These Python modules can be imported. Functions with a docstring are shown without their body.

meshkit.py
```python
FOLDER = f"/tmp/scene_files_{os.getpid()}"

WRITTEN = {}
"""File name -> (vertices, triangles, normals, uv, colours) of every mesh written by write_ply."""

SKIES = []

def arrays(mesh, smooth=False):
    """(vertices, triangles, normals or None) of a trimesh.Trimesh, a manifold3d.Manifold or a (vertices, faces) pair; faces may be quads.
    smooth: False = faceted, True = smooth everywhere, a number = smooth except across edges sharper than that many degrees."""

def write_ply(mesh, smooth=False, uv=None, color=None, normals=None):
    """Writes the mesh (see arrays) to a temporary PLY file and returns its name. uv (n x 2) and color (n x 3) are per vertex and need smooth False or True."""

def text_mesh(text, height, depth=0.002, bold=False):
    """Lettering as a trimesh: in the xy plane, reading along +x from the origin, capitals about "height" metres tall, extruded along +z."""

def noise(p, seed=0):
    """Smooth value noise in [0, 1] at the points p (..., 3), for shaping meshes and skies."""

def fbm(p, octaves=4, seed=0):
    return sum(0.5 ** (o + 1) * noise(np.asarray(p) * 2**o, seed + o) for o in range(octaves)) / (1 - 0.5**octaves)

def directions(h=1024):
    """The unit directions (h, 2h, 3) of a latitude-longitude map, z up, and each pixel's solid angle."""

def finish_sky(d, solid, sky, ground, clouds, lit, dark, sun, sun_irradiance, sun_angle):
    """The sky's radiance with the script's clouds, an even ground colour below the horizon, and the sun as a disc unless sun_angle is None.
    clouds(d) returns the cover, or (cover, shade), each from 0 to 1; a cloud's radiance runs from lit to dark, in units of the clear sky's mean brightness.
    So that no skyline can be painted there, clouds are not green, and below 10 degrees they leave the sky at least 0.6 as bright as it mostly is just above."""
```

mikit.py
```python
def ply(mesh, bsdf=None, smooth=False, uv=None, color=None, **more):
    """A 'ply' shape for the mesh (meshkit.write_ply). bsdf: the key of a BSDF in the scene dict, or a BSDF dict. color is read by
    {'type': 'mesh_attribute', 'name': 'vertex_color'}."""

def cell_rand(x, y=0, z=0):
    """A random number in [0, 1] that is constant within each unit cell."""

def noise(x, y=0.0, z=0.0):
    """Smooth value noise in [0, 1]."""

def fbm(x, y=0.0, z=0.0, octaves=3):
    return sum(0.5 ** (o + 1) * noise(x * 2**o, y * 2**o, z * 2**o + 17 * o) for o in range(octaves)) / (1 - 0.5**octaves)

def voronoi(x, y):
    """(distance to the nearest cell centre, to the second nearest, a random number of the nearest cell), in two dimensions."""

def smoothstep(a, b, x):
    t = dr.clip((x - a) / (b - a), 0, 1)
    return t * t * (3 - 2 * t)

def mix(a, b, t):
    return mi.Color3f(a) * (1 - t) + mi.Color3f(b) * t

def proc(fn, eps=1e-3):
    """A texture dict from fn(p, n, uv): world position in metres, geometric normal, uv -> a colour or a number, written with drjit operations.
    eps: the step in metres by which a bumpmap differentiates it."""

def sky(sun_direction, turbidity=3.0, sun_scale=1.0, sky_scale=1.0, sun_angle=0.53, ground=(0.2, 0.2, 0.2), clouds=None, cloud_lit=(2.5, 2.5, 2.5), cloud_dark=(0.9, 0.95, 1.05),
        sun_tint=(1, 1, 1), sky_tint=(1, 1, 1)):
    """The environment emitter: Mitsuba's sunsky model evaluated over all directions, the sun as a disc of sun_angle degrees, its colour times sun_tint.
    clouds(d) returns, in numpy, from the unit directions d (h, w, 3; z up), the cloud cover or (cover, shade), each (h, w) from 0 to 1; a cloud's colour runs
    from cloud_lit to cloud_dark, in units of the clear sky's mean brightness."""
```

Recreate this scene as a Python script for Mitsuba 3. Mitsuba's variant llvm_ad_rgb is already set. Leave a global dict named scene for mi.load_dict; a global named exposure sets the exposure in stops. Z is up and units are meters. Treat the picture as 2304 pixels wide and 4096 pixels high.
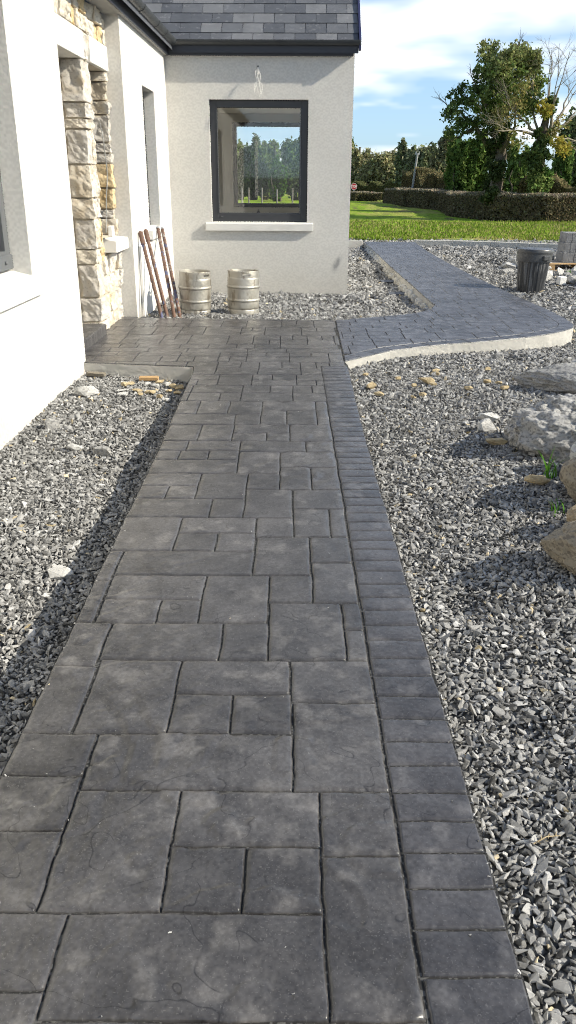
import math, random
import numpy as np, trimesh, manifold3d as m3, shapely, shapely.geometry as sg, shapely.affinity as sa
import drjit as dr, mitsuba as mi, mikit, meshkit
from mikit import proc, noise, fbm, voronoi, smoothstep, mix
T = mi.ScalarTransform4f

# ------------------------------------------------------------------ camera, sky, exposure
PITCH, ROLL, YAW = np.radians([22.456, 0.337, -0.6485])
CAM = np.array([0, 0, 1.55]); FPX = 3234.9
_f = np.array([math.sin(YAW) * math.cos(PITCH), math.cos(YAW) * math.cos(PITCH), -math.sin(PITCH)])
_r = np.array([math.cos(YAW), -math.sin(YAW), 0]); _d = np.cross(_f, _r)
RIGHT = _r * math.cos(ROLL) - _d * math.sin(ROLL); DOWN = _d * math.cos(ROLL) + _r * math.sin(ROLL)
SUN = np.array([1.0, -0.23, 0.64])
exposure = 2.5
scene, labels = {}, {}
scene['camera'] = {'type': 'perspective', 'fov_axis': 'y', 'fov': math.degrees(2 * math.atan(2048 / FPX)), 'near_clip': 0.05, 'far_clip': 2000.0,
                   'to_world': T().look_at(origin=CAM.tolist(), target=(CAM + _f).tolist(), up=(-DOWN).tolist())}


def clouds(d):
    el = np.maximum(d[..., 2], 0.03)
    q = np.stack([d[..., 0] / (el + 0.12), d[..., 1] / (el + 0.12), 0 * el], -1)
    a = meshkit.fbm(q * 1.1 + [3.1, 0.4, 0], 5, 3)
    b = meshkit.fbm(q * 3.3 + [1.0, 7.0, 0], 4, 9)
    c = np.clip((a * 0.72 + b * 0.28 - 0.44) / 0.22, 0, 1)
    shade = np.clip((meshkit.fbm(q * 2.0 + [9, 2, 0], 4, 5) - 0.42) / 0.35, 0, 1) * 0.55
    c = (0.06 + c * 0.9) * (1 - 0.72 * np.clip((d[..., 2] - 0.30) / 0.35, 0, 1))   # the clouds close up towards the horizon
    return c, shade * np.clip(c, 0, 1)


scene['sky'] = mikit.sky(SUN, turbidity=3, sun_tint=(0.83, 0.97, 1.2), sky_scale=0.74, sky_tint=(1.10, 1.22, 1.32), clouds=clouds, cloud_lit=(3.5, 3.45, 3.4), cloud_dark=(2.2, 2.3, 2.4))


def at(u, v, Y):
    """the point of the picture's pixel (source pixels) at the distance Y down the garden"""
    d = RIGHT * (u - 1152) / FPX + DOWN * (v - 2048) / FPX + _f
    return CAM + d * ((Y - CAM[1]) / d[1])


def seen(P, margin=1.18):
    q = np.asarray(P) - CAM
    z = q @ _f
    return (z > 0.3) & (np.abs(q @ RIGHT) < z * 1152 / FPX * margin + 0.1) & (np.abs(q @ DOWN) < z * 2048 / FPX * margin + 0.1)


# ------------------------------------------------------------------ helpers
R = lambda *c: {'type': 'rgb', 'value': list(c)}
counts, BUMPED = {}, set()


def numbered(k):
    n = counts.get(k, 0); counts[k] = n + 1
    return k if n == 0 else f'{k}_{n:03d}'


def tag(k, label=None, cat=None, group=None, kind=None):
    e = labels.setdefault(k, {})
    for a, b in (('label', label), ('category', cat), ('group', group), ('kind', kind)):
        if b: e[a] = b
    return k


def thing(name, label, cat, group=None):
    return tag(numbered(name), label, cat, group)


def put(name, mesh, mat, parent=None, smooth=False, **kw):
    k = numbered((parent + '__' if parent else '') + name)
    if smooth is False and not kw and mat in BUMPED:  # flat faces: their own corners, and metres as uv, so that the relief is even
        v, n = np.asarray(mesh.triangles), np.asarray(mesh.face_normals); a = np.abs(n).argmax(1); o = np.array([[1, 2], [0, 2], [0, 1]])[a]
        kw['uv'] = np.take_along_axis(v, np.repeat(o[:, None, :], 3, 1), 2).reshape(-1, 2)
        mesh = trimesh.Trimesh(v.reshape(-1, 3), np.arange(len(v) * 3).reshape(-1, 3), process=False)
    scene[k] = mikit.ply(mesh, mat, smooth=smooth, **kw)
    return k


def cat(ms): return trimesh.util.concatenate(ms)


def box(x0, x1, y0, y1, z0, z1, ch=0.0):
    if ch <= 0:
        b = trimesh.creation.box(extents=(x1 - x0, y1 - y0, z1 - z0)); b.apply_translation(((x0 + x1) / 2, (y0 + y1) / 2, (z0 + z1) / 2)); return b
    pts = []
    for a in ((0, ch, ch), (ch, 0, ch), (ch, ch, 0)):
        for i in (0, 1):
            for j in (0, 1):
                for k in (0, 1):
                    pts.append((x0 + a[0] if i == 0 else x1 - a[0], y0 + a[1] if j == 0 else y1 - a[1], z0 + a[2] if k == 0 else z1 - a[2]))
    return trimesh.convex.convex_hull(np.array(pts))


def extr(poly, z0, z1):
    ps = [p for p in getattr(poly, 'geoms', [poly]) if p.geom_type == 'Polygon' and p.area > 1e-6]
    ms = [trimesh.creation.extrude_polygon(p, z1 - z0, engine='earcut') for p in ps]
    m = cat(ms); m.apply_translation((0, 0, z0)); return m


def tube(P, rad, n=8, caps=True):
    P = np.asarray(P, float); k = len(P); rad = np.broadcast_to(rad, k)
    d = np.gradient(P, axis=0); d /= np.linalg.norm(d, axis=1, keepdims=True) + 1e-12
    ref = np.array([0, 0, 1.0]) if abs(d[0][2]) < 0.9 else np.array([1.0, 0, 0])
    V = []
    for i in range(k):
        a = np.cross(d[i], ref); a /= np.linalg.norm(a) + 1e-12; b = np.cross(d[i], a); ref = np.cross(a, d[i])
        t = np.arange(n) / n * 2 * np.pi
        V.append(P[i] + rad[i] * (np.cos(t)[:, None] * a + np.sin(t)[:, None] * b))
    V = np.vstack(V); F = []
    for i in range(k - 1):
        for j in range(n):
            a, b = i * n + j, i * n + (j + 1) % n
            F += [[a, b, b + n], [a, b + n, a + n]]
    if caps:
        V = np.vstack([V, P[0], P[-1]]); c0, c1 = len(V) - 2, len(V) - 1
        for j in range(n):
            F.append([c0, (j + 1) % n, j]); F.append([c1, (k - 1) * n + j, (k - 1) * n + (j + 1) % n])
    m = trimesh.Trimesh(V, F, process=False); m.invert() if m.volume < 0 else None
    return m


def lathe(prof, n=40):
    return trimesh.creation.revolve(np.array(prof, float), sections=n)


def to_m3(m):
    return m3.Manifold(m3.Mesh(np.asarray(m.vertices, np.float32), np.asarray(m.faces, np.uint32)))


def from_m3(m):
    q = m.to_mesh(); return trimesh.Trimesh(q.vert_properties[:, :3], q.tri_verts, process=False)


def clean(m):
    m = m.copy(); m.merge_vertices(); m.update_faces(m.nondegenerate_faces()); return m


def rock(size, seed, sub=3, rough=0.25, flat=0.0, cut=6):
    """an irregular stone: a sphere cut by random planes, then roughened"""
    rg = np.random.default_rng(seed)
    m = trimesh.creation.icosphere(subdivisions=sub); v = m.vertices.copy()
    for _ in range(cut):
        n = rg.normal(size=3); n /= np.linalg.norm(n); c = rg.uniform(0.55, 0.9)
        d = v @ n; v -= np.where(d > c, (d - c) * 0.92, 0)[:, None] * n
    off = rg.uniform(0, 50, 3)
    nn = v / np.linalg.norm(v, axis=1, keepdims=True)
    v += nn * (rough * (meshkit.fbm(v * 1.6 + off, 3, seed) - 0.5) + rough * 0.45 * (meshkit.fbm(v * 6 + off, 3, seed + 3) - 0.5))[:, None]
    v *= np.asarray(size)
    if flat: v[:, 2] = np.maximum(v[:, 2], -flat)
    return trimesh.Trimesh(v, m.faces, process=False)


def chip(size, seed):
    """a small broken stone with flat faces"""
    rg = np.random.default_rng(seed); p = rg.uniform(-1, 1, (16, 3)); p /= np.maximum(np.linalg.norm(p, axis=1, keepdims=True), .75)
    m = trimesh.convex.convex_hull(p * np.asarray(size) * 1.15); m = m.subdivide().subdivide(); v = m.vertices
    v = v + (meshkit.fbm(v * 40 + seed, 3, seed % 40)[:, None] - .5) * .10 * min(size) * np.sign(v); return trimesh.Trimesh(v, m.faces, process=False)


def move(m, loc=(0, 0, 0), rz=0, rx=0, ry=0):
    m = m.copy()
    for a, ax in ((rx, (1, 0, 0)), (ry, (0, 1, 0)), (rz, (0, 0, 1))):
        if a: m.apply_transform(trimesh.transformations.rotation_matrix(a, ax))
    m.apply_translation(loc); return m


# ------------------------------------------------------------------ materials (each once)
def mat(k, d):
    scene[k] = d
    if d.get('bsdf', {}).get('type') == 'bumpmap': BUMPED.add(k)
    return k


def pr(color, rough=0.6, spec=0.4, two=True, **kw):
    b = {'type': 'principled', 'base_color': color if isinstance(color, dict) else R(*color), 'roughness': rough, 'specular': spec, **kw}
    return {'type': 'twosided', 'bsdf': b} if two else b


def bump(b, fn, scale=1.0, eps=1e-3):
    inner = b['bsdf'] if b['type'] == 'twosided' else b
    return {'type': 'twosided', 'bsdf': {'type': 'bumpmap', 'arbitrary': proc(fn, eps), 'scale': scale, 'bsdf': inner}}


def c_render(p, n, uv):
    w = fbm(p.x * 1.3, p.y * 1.3, p.z * 1.3, 3)
    base = mix((0.535, 0.52, 0.487), (0.62, 0.604, 0.568), w)
    low = smoothstep(0.55, -0.1, p.z + 0.35 * fbm(p.x * 3, p.y * 3, p.z * 1.2, 3) - 0.15)
    base = mix(base, base * mi.Color3f(0.88, 0.86, 0.82), low * 0.6)
    base = base * (0.95 + 0.10 * smoothstep(0.3, 0.7, noise(p.x * 60, p.y * 60, p.z * 52)))
    # grey rubbed smudge low on the end wall, and the chalk line
    front = smoothstep(12.9, 12.98, p.y) * smoothstep(13.05, 13.02, p.y)
    dx, dz = p.x - 0.585 - (p.z - 0.33) * 0.35, p.z - 0.33
    sm = dr.exp(-(dx * dx / 0.0018 + dz * dz / 0.009)) * (0.5 + 0.9 * fbm(p.x * 30, p.z * 14, 3.0, 2)) * front
    base = mix(base, (0.22, 0.22, 0.22), dr.clip(sm, 0, 0.8))
    return base


def h_render(p, n, uv):
    a = noise(p.x * 170, p.y * 170, p.z * 150); b = noise(p.x * 95 + 9, p.y * 95, p.z * 80)
    return 0.0011 * smoothstep(0.3, 0.75, a) + 0.0022 * smoothstep(0.42, 0.72, b)


mat('m_render', bump(pr(proc(c_render), 0.9, 0.15), h_render, 1.0, 0.002))
mat('m_smooth_plaster', pr(proc(lambda p, n, uv: mix((0.55, 0.54, 0.515), (0.66, 0.65, 0.62), fbm(p.x * 5, p.y * 5, p.z * 5, 3))), 0.9, 0.15))
mat('m_concrete', bump(pr(proc(lambda p, n, uv: mix((0.40, 0.385, 0.35), (0.58, 0.56, 0.51), fbm(p.x * 9, p.y * 9, p.z * 9, 4))), 0.9, 0.15),
                       lambda p, n, uv: 0.006 * fbm(p.x * 45, p.y * 45, p.z * 45, 3), 1.0, 0.002))
mat('m_room', pr(proc(lambda p, n, uv: mix((0.52, 0.50, 0.45), (0.62, 0.60, 0.54), fbm(p.x * 2, p.y * 2, p.z * 2, 3))), 0.9, 0.1))
mat('m_frame', pr((0.035, 0.037, 0.042), 0.45, 0.5))
mat('m_frame_grey', pr((0.10, 0.105, 0.11), 0.5, 0.5))
mat('m_gutter', pr(proc(lambda p, n, uv: mix((0.028, 0.032, 0.036), (0.05, 0.054, 0.058), fbm(p.x * 7, p.y * 7, p.z * 7, 3))), 0.38, 0.5))
mat('m_fascia', pr((0.03, 0.034, 0.045), 0.5, 0.5))
mat('m_soffit', pr((0.30, 0.30, 0.29), 0.7, 0.2))
mat('m_verge', pr((0.02, 0.022, 0.07), 0.4, 0.5))
mat('m_pane', {'type': 'thindielectric', 'int_ior': 1.52})


def slate(c):
    def f(p, n, uv):
        w = fbm(p.x * 6, p.y * 6, p.z * 6, 4); s = smoothstep(0.62, 0.8, fbm(p.x * 17 + 3, p.y * 17, p.z * 17, 3))
        return mix(mix([x * 0.8 for x in c], [x * 1.25 for x in c], w), (0.22, 0.22, 0.23), s * 0.35)
    return f


for i, c in enumerate(((0.070, 0.075, 0.086), (0.098, 0.103, 0.114), (0.135, 0.139, 0.148))):
    mat(f'm_slate_{i}', pr(proc(slate(c)), 0.62, 0.45))


def stone_c(a, b, c):
    def f(p, n, uv):
        w = fbm(p.x * 8, p.y * 8, p.z * 8, 4); s = smoothstep(0.52, 0.68, fbm(p.x * 5 + 7, p.y * 5, p.z * 5, 3))
        k = smoothstep(0.66, 0.74, noise(p.x * 60, p.y * 60, p.z * 60))
        return mix(mix(mix(a, b, w), c, s * 0.7), [x * 0.55 for x in a], k * 0.35)
    return f


h_rockface = lambda p, n, uv: 0.012 * fbm(p.x * 28, p.y * 28, p.z * 28, 4)
mat('m_stone_0', bump(pr(proc(stone_c((0.47, 0.425, 0.355), (0.62, 0.57, 0.49), (0.46, 0.385, 0.285))), 0.9, 0.15), h_rockface, 1.0, 0.002))
mat('m_stone_1', bump(pr(proc(stone_c((0.50, 0.38, 0.22), (0.62, 0.50, 0.32), (0.42, 0.30, 0.15))), 0.9, 0.15), h_rockface, 1.0, 0.002))
mat('m_stone_2', bump(pr(proc(stone_c((0.40, 0.37, 0.34), (0.55, 0.52, 0.47), (0.50, 0.42, 0.30))), 0.9, 0.15), h_rockface, 1.0, 0.002))
mat('m_mortar', pr((0.42, 0.38, 0.31), 0.95, 0.1))

S_TH = math.radians(0.678)


def c_path(tint):
    def f(p, n, uv):
        w = fbm(p.x * 2.2, p.y * 2.2, 1.0, 4); v = fbm(p.x * 11, p.y * 11, 4.0, 4)
        base = mix((0.034, 0.034, 0.0365), (0.064, 0.064, 0.068), smoothstep(0.28, 0.72, 0.4 * w + 0.6 * v))
        pale = smoothstep(0.55, 0.80, fbm(p.x * 13 + 20, p.y * 13, 2.0, 5))
        base = mix(base, (0.125, 0.124, 0.126), pale * 0.5)
        base = base * (0.62 + 0.76 * fbm(p.x * 110, p.y * 110, 1.0, 3))                                   # sand grain of the surface
        base = mix(base, (0.17, 0.17, 0.17), smoothstep(0.84, 0.9, noise(p.x * 300, p.y * 300, 1.0)) * 0.25)
        # the pigment that settled in the pressed-in chisel lines
        vq = fbm(p.x * 3.1 + 3, p.y * 6.0 - p.x * 2.0, 8.0, 4); vm = smoothstep(0.50, 0.60, fbm(p.x * 4.1 + 11, p.y * 4.1, 6.0, 2))
        vr = fbm(p.x * 6.3 + 31, p.y * 7.0 + p.x * 3.0, 5.0, 3); vn = smoothstep(0.55, 0.62, fbm(p.x * 6.0 + 2, p.y * 6.0, 3.0, 2))
        k = vm * dr.exp(-dr.square((vq - 0.5) / 0.005)) + vn * dr.exp(-dr.square((vr - 0.47) / 0.005))
        return base * (1 - 0.5 * dr.clip(k, 0, 1)) * mi.Color3f(*tint)
    return f


h_path = lambda p, n, uv: 0.0016 * fbm(p.x * 80, p.y * 80, p.z * 80, 3) + 0.0050 * dr.abs(fbm(p.x * 14 + p.y * 6, p.y * 22 - p.x * 5, 3.0, 4) - 0.5)
mat('m_path', bump(pr(proc(c_path((1.15, 1.10, 1.04))), 0.31, 0.6), h_path, 1.0, 0.002))
mat('m_path_border', bump(pr(proc(c_path((0.98, 0.955, 0.96))), 0.34, 0.6), h_path, 1.0, 0.002))
for i_, t_ in enumerate((0.85, 1.12)): mat(f'm_path_{i_}', bump(pr(proc(c_path((t_ * 1.15, t_ * 1.10, t_ * 1.04))), 0.31, 0.6), h_path, 1.0, 0.002))
mat('m_path_new', bump(pr(proc(c_path((1.22, 1.25, 1.36))), 0.45, 0.50), h_path, 1.0, 0.002))


def c_joint(p, n, uv):
    top = smoothstep(0.6, 0.9, dr.abs(n.z))
    side = mix((0.36, 0.35, 0.32), (0.52, 0.50, 0.46), fbm(p.x * 8, p.y * 8, p.z * 14, 4))
    g = smoothstep(0.6, 0.75, noise(p.x * 150, p.y * 150, 0.0))
    return mix(side, mix((0.03, 0.03, 0.03), (0.14, 0.14, 0.137), g * 0.6), top)


mat('m_path_body', bump(pr(proc(c_joint), 0.9, 0.15), lambda p, n, uv: 0.008 * fbm(p.x * 35, p.y * 35, p.z * 35, 3), 1.0, 0.002))


def c_gravelbed(p, n, uv):
    d, e, w = voronoi(p.x * 34, p.y * 34)
    return mix((0.05, 0.05, 0.05), mix((0.13, 0.13, 0.13), (0.30, 0.30, 0.29), w), smoothstep(0.02, 0.35, e - d))


def h_gravelbed(p, n, uv):
    d, e, w = voronoi(p.x * 34, p.y * 34)
    return 0.016 * smoothstep(0.0, 0.5, e - d) * (0.4 + w)


mat('m_gravelbed', bump(pr(proc(c_gravelbed), 0.9, 0.15), h_gravelbed, 1.0, 0.003))
VC = {'type': 'mesh_attribute', 'name': 'vertex_color'}
mat('m_pebble', {'type': 'twosided', 'bsdf': {'type': 'blendbsdf', 'weight': proc(lambda p, n, uv: 0.5 * smoothstep(0.52, 0.72, fbm(p.x * 120, p.y * 120, p.z * 120, 2))),
                                              'a': {'type': 'diffuse', 'reflectance': VC}, 'b': {'type': 'diffuse', 'reflectance': R(0.36, 0.355, 0.345)}}})
mat('m_leaf', {'type': 'principledthin', 'base_color': VC, 'roughness': 0.55, 'specular': 0.4, 'diff_trans': 0.55} if False else
    {'type': 'principledthin', 'base_color': VC, 'roughness': 0.6, 'diff_trans': 0.5})
mat('m_bark', bump(pr(proc(lambda p, n, uv: mix((0.07, 0.055, 0.04), (0.16, 0.14, 0.11), fbm(p.x * 4, p.y * 4, p.z * 2, 3))), 0.9, 0.1), lambda p, n, uv: 0.03 * fbm(p.x * 9, p.y * 9, p.z * 3, 3), 1.0, 0.01))
mat('m_twigs', pr((0.028, 0.024, 0.016), 0.95, 0.05))
mat('m_bark_pale', pr(proc(lambda p, n, uv: mix((0.20, 0.17, 0.13), (0.36, 0.32, 0.26), fbm(p.x * 4, p.y * 4, p.z * 2, 3))), 0.9, 0.1))


def c_field(p, n, uv):
    w = fbm(p.x * 0.55, p.y * 0.16, 0.0, 4); v = fbm(p.x * 3.1, p.y * 0.9, 5.0, 4)
    g = mix((0.10, 0.17, 0.014), (0.20, 0.28, 0.03), v)
    dry = smoothstep(0.46, 0.66, 0.6 * w + 0.4 * fbm(p.x * 1.7, p.y * 0.35, 9.0, 3))
    near = smoothstep(34, 25, p.y)
    g = mix(g, (0.24, 0.21, 0.075), dry * (0.55 + 0.35 * near))
    band = dr.exp(-dr.square((p.y - 47.5 + 1.6 * fbm(p.x * 0.6, 1.0, 2.0, 3)) / 0.9)) + 0.6 * dr.exp(-dr.square((p.y - 27.0 + 2.5 * fbm(p.x * 0.35, 5.0, 2.0, 3)) / 0.5))
    g = mix(g, (0.27, 0.20, 0.10), dr.clip(band, 0, 1) * 0.75)
    soil = smoothstep(0.60, 0.72, fbm(p.x * 1.2 + 40, p.y * 0.5, 2.0, 4) + 0.25 * smoothstep(25.6, 23.7, p.y))
    return mix(g, (0.09, 0.07, 0.045), soil * 0.7)


mat('m_field', bump(pr(proc(c_field), 0.9, 0.1), lambda p, n, uv: 0.10 * fbm(p.x * 3, p.y * 3, 0.0, 4), 1.0, 0.01))


def c_keg(p, n, uv):
    w = fbm(p.x * 9, p.y * 9, p.z * 5, 4); s = smoothstep(0.55, 0.72, fbm(p.x * 22, p.y * 22, p.z * 6, 3))
    return mix(mix((0.36, 0.335, 0.285), (0.55, 0.525, 0.47), w), (0.22, 0.185, 0.14), s * 0.7)


mat('m_keg', bump(pr(proc(c_keg), proc(lambda p, n, uv: 0.36 + 0.28 * fbm(p.x * 14, p.y * 14, p.z * 8, 3)), 0.5, metallic=0.7), lambda p, n, uv: 0.006 * fbm(p.x * 14, p.y * 14, p.z * 14, 3), 1.0, 0.003))


def c_rust(p, n, uv):
    w = fbm(p.x * 30, p.y * 30, p.z * 9, 4)
    b = smoothstep(0.58, 0.66, fbm(p.x * 11 + 4, p.y * 11, p.z * 7, 3)); s = smoothstep(0.60, 0.72, fbm(p.x * 16 + 9, p.y * 16, p.z * 6, 3))
    return mix(mix(mix((0.10, 0.06, 0.045), (0.22, 0.135, 0.10), w), (0.08, 0.12, 0.24), b * 0.7), (0.36, 0.34, 0.32), s * 0.7)


mat('m_rust', pr(proc(c_rust), 0.75, 0.3))


def c_bin(p, n, uv):
    a = dr.atan2(p.y - 12.95, p.x - 3.58)
    dust = smoothstep(0.45, 0.7, fbm(a * 14, p.z * 1.6, 1.0, 4)) * smoothstep(0.3, 0.6, fbm(a * 4, p.z * 5, 7.0, 3))
    return mix((0.026, 0.027, 0.030), (0.34, 0.34, 0.34), dust * 0.36)


mat('m_bin', pr(proc(c_bin), 0.42, 0.5))
mat('m_bin_lid', pr(proc(lambda p, n, uv: mix((0.03, 0.031, 0.034), (0.10, 0.10, 0.10), fbm(p.x * 14, p.y * 14, p.z * 14, 3))), 0.35, 0.5))
mat('m_block', bump(pr(proc(lambda p, n, uv: mix((0.13, 0.13, 0.135), (0.30, 0.30, 0.30), fbm(p.x * 10, p.y * 10, p.z * 10, 4))), 0.95, 0.1), lambda p, n, uv: 0.006 * fbm(p.x * 60, p.y * 60, p.z * 60, 2), 1.0, 0.002))
wood = lambda p, n, uv: mix((0.34, 0.20, 0.09), (0.56, 0.39, 0.21), fbm(p.x * 7, p.y * 7, p.z * 25, 4))
mat('m_wood', pr(proc(wood), 0.8, 0.2))
mat('m_wood_grey', pr(proc(lambda p, n, uv: mix((0.16, 0.145, 0.13), (0.34, 0.31, 0.28), fbm(p.x * 14, p.y * 3, p.z * 14, 4))), 0.85, 0.15))
mat('m_white', pr((0.78, 0.77, 0.74), 0.6, 0.3))
mat('m_cable', pr((0.72, 0.70, 0.66), 0.5, 0.3))
mat('m_red', pr((0.42, 0.02, 0.03), 0.4, 0.5))
mat('m_galv', pr((0.45, 0.46, 0.47), 0.45, 0.5, metallic=0.4))
mat('m_glass_dark', pr((0.02, 0.025, 0.03), 0.1, 0.6))
mat('m_rubber', pr((0.02, 0.02, 0.02), 0.7, 0.3))


def boulder_c(a, b, sp):
    def f(p, n, uv):
        w = fbm(p.x * 6, p.y * 6, p.z * 6, 4); k = smoothstep(0.56, 0.68, noise(p.x * 85, p.y * 85, p.z * 85))
        return mix(mix(a, b, w), sp, k * 0.55)
    return f


h_b = lambda p, n, uv: 0.02 * fbm(p.x * 24, p.y * 24, p.z * 24, 4)
mat('m_boulder_grey', bump(pr(proc(boulder_c((0.24, 0.236, 0.225), (0.40, 0.39, 0.375), (0.10, 0.10, 0.10))), 0.9, 0.15), h_b, 1.0, 0.003))
mat('m_boulder_tan', pr(proc(boulder_c((0.24, 0.19, 0.125), (0.36, 0.30, 0.21), (0.19, 0.14, 0.085))), 0.85, 0.2))
mat('m_boulder_brown', bump(pr(proc(boulder_c((0.17, 0.15, 0.12), (0.29, 0.255, 0.20), (0.10, 0.085, 0.07))), 0.9, 0.15), h_b, 0.5, 0.003))
mat('m_stone_white', bump(pr(proc(boulder_c((0.38, 0.375, 0.36), (0.54, 0.53, 0.505), (0.22, 0.21, 0.20))), 0.9, 0.15), h_b, 0.5, 0.003))
mat('m_stone_yellow', bump(pr(proc(boulder_c((0.34, 0.265, 0.155), (0.50, 0.415, 0.27), (0.28, 0.205, 0.11))), 0.9, 0.15), h_b, 0.5, 0.003))

# ------------------------------------------------------------------ ground heights
from scipy.interpolate import RBFInterpolator
GC = np.array([
    (-1.9, 1, -.15), (-1.9, 3, -.13), (-1.9, 5, -.115), (-1.9, 7, -.10), (-.95, 1, -.20), (-.95, 3, -.195), (-.95, 5, -.175), (-.95, 7, -.155), (-1.15, 3, -.17), (-1.15, 5, -.15), (-1.4, 4, -.125), (-1.4, 6, -.105),
    (-1.5, 9.95, -.035), (-.5, 9.9, -.03), (.5, 9.8, -.03), (-1.5, 10.6, -.06), (0, 10.6, -.06), (-1.5, 13, -.135), (0, 13, -.135), (.8, 13, -.135), (.9, 10.1, -.06), (1.5, 10.9, -.12), (1.65, 12, -.17),
    (1.6, 13.5, -.21), (1.6, 16, -.22), (1.6, 19, -.18), (1.5, 22, -.15), (.8, 17, -.14), (.6, 22, -.12),
    (3.3, 10.5, -.07), (3.25, 13, -.055), (3.2, 16, -.05), (3.3, 19, -.06), (3.4, 22, -.09), (4.2, 13, -.06), (4.6, 14.2, .0), (5, 15.5, -.005), (5, 18, -.05), (5, 20.5, -.10), (7, 15, .0), (7, 20, -.1),
    (.6, 7.3, -.08), (.9, 7.75, -.085), (1.5, 8.05, -.10), (2.1, 8.3, -.12), (2.7, 8.7, -.155), (3.3, 9.2, -.18), (3.7, 9.8, -.12), (4.5, 9.5, -.08),
    (.52, .5, -.18), (.52, 2, -.17), (.5, 3.5, -.16), (.5, 5, -.145), (.5, 6.6, -.095), (.74, 1.2, -.135), (.72, 2.5, -.12), (.72, 4, -.11), (.8, 6, -.085), (1.05, 1.5, -.03), (1.05, 3, -.02), (1.1, 4.5, -.035), (1.2, 6, -.07),
    (2, 2, .02), (2, 3.5, .02), (2, 5, .0), (1.9, 7, -.07), (3, 7.5, -.06), (3, 5, .06), (4.5, 7, .0), (-4, 3, -.15), (-4, 10, -.15), (9, 5, .05), (9, 12, .0)])
_g = RBFInterpolator(GC[:, :2], GC[:, 2], kernel='linear', smoothing=0.002, neighbors=24)


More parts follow.
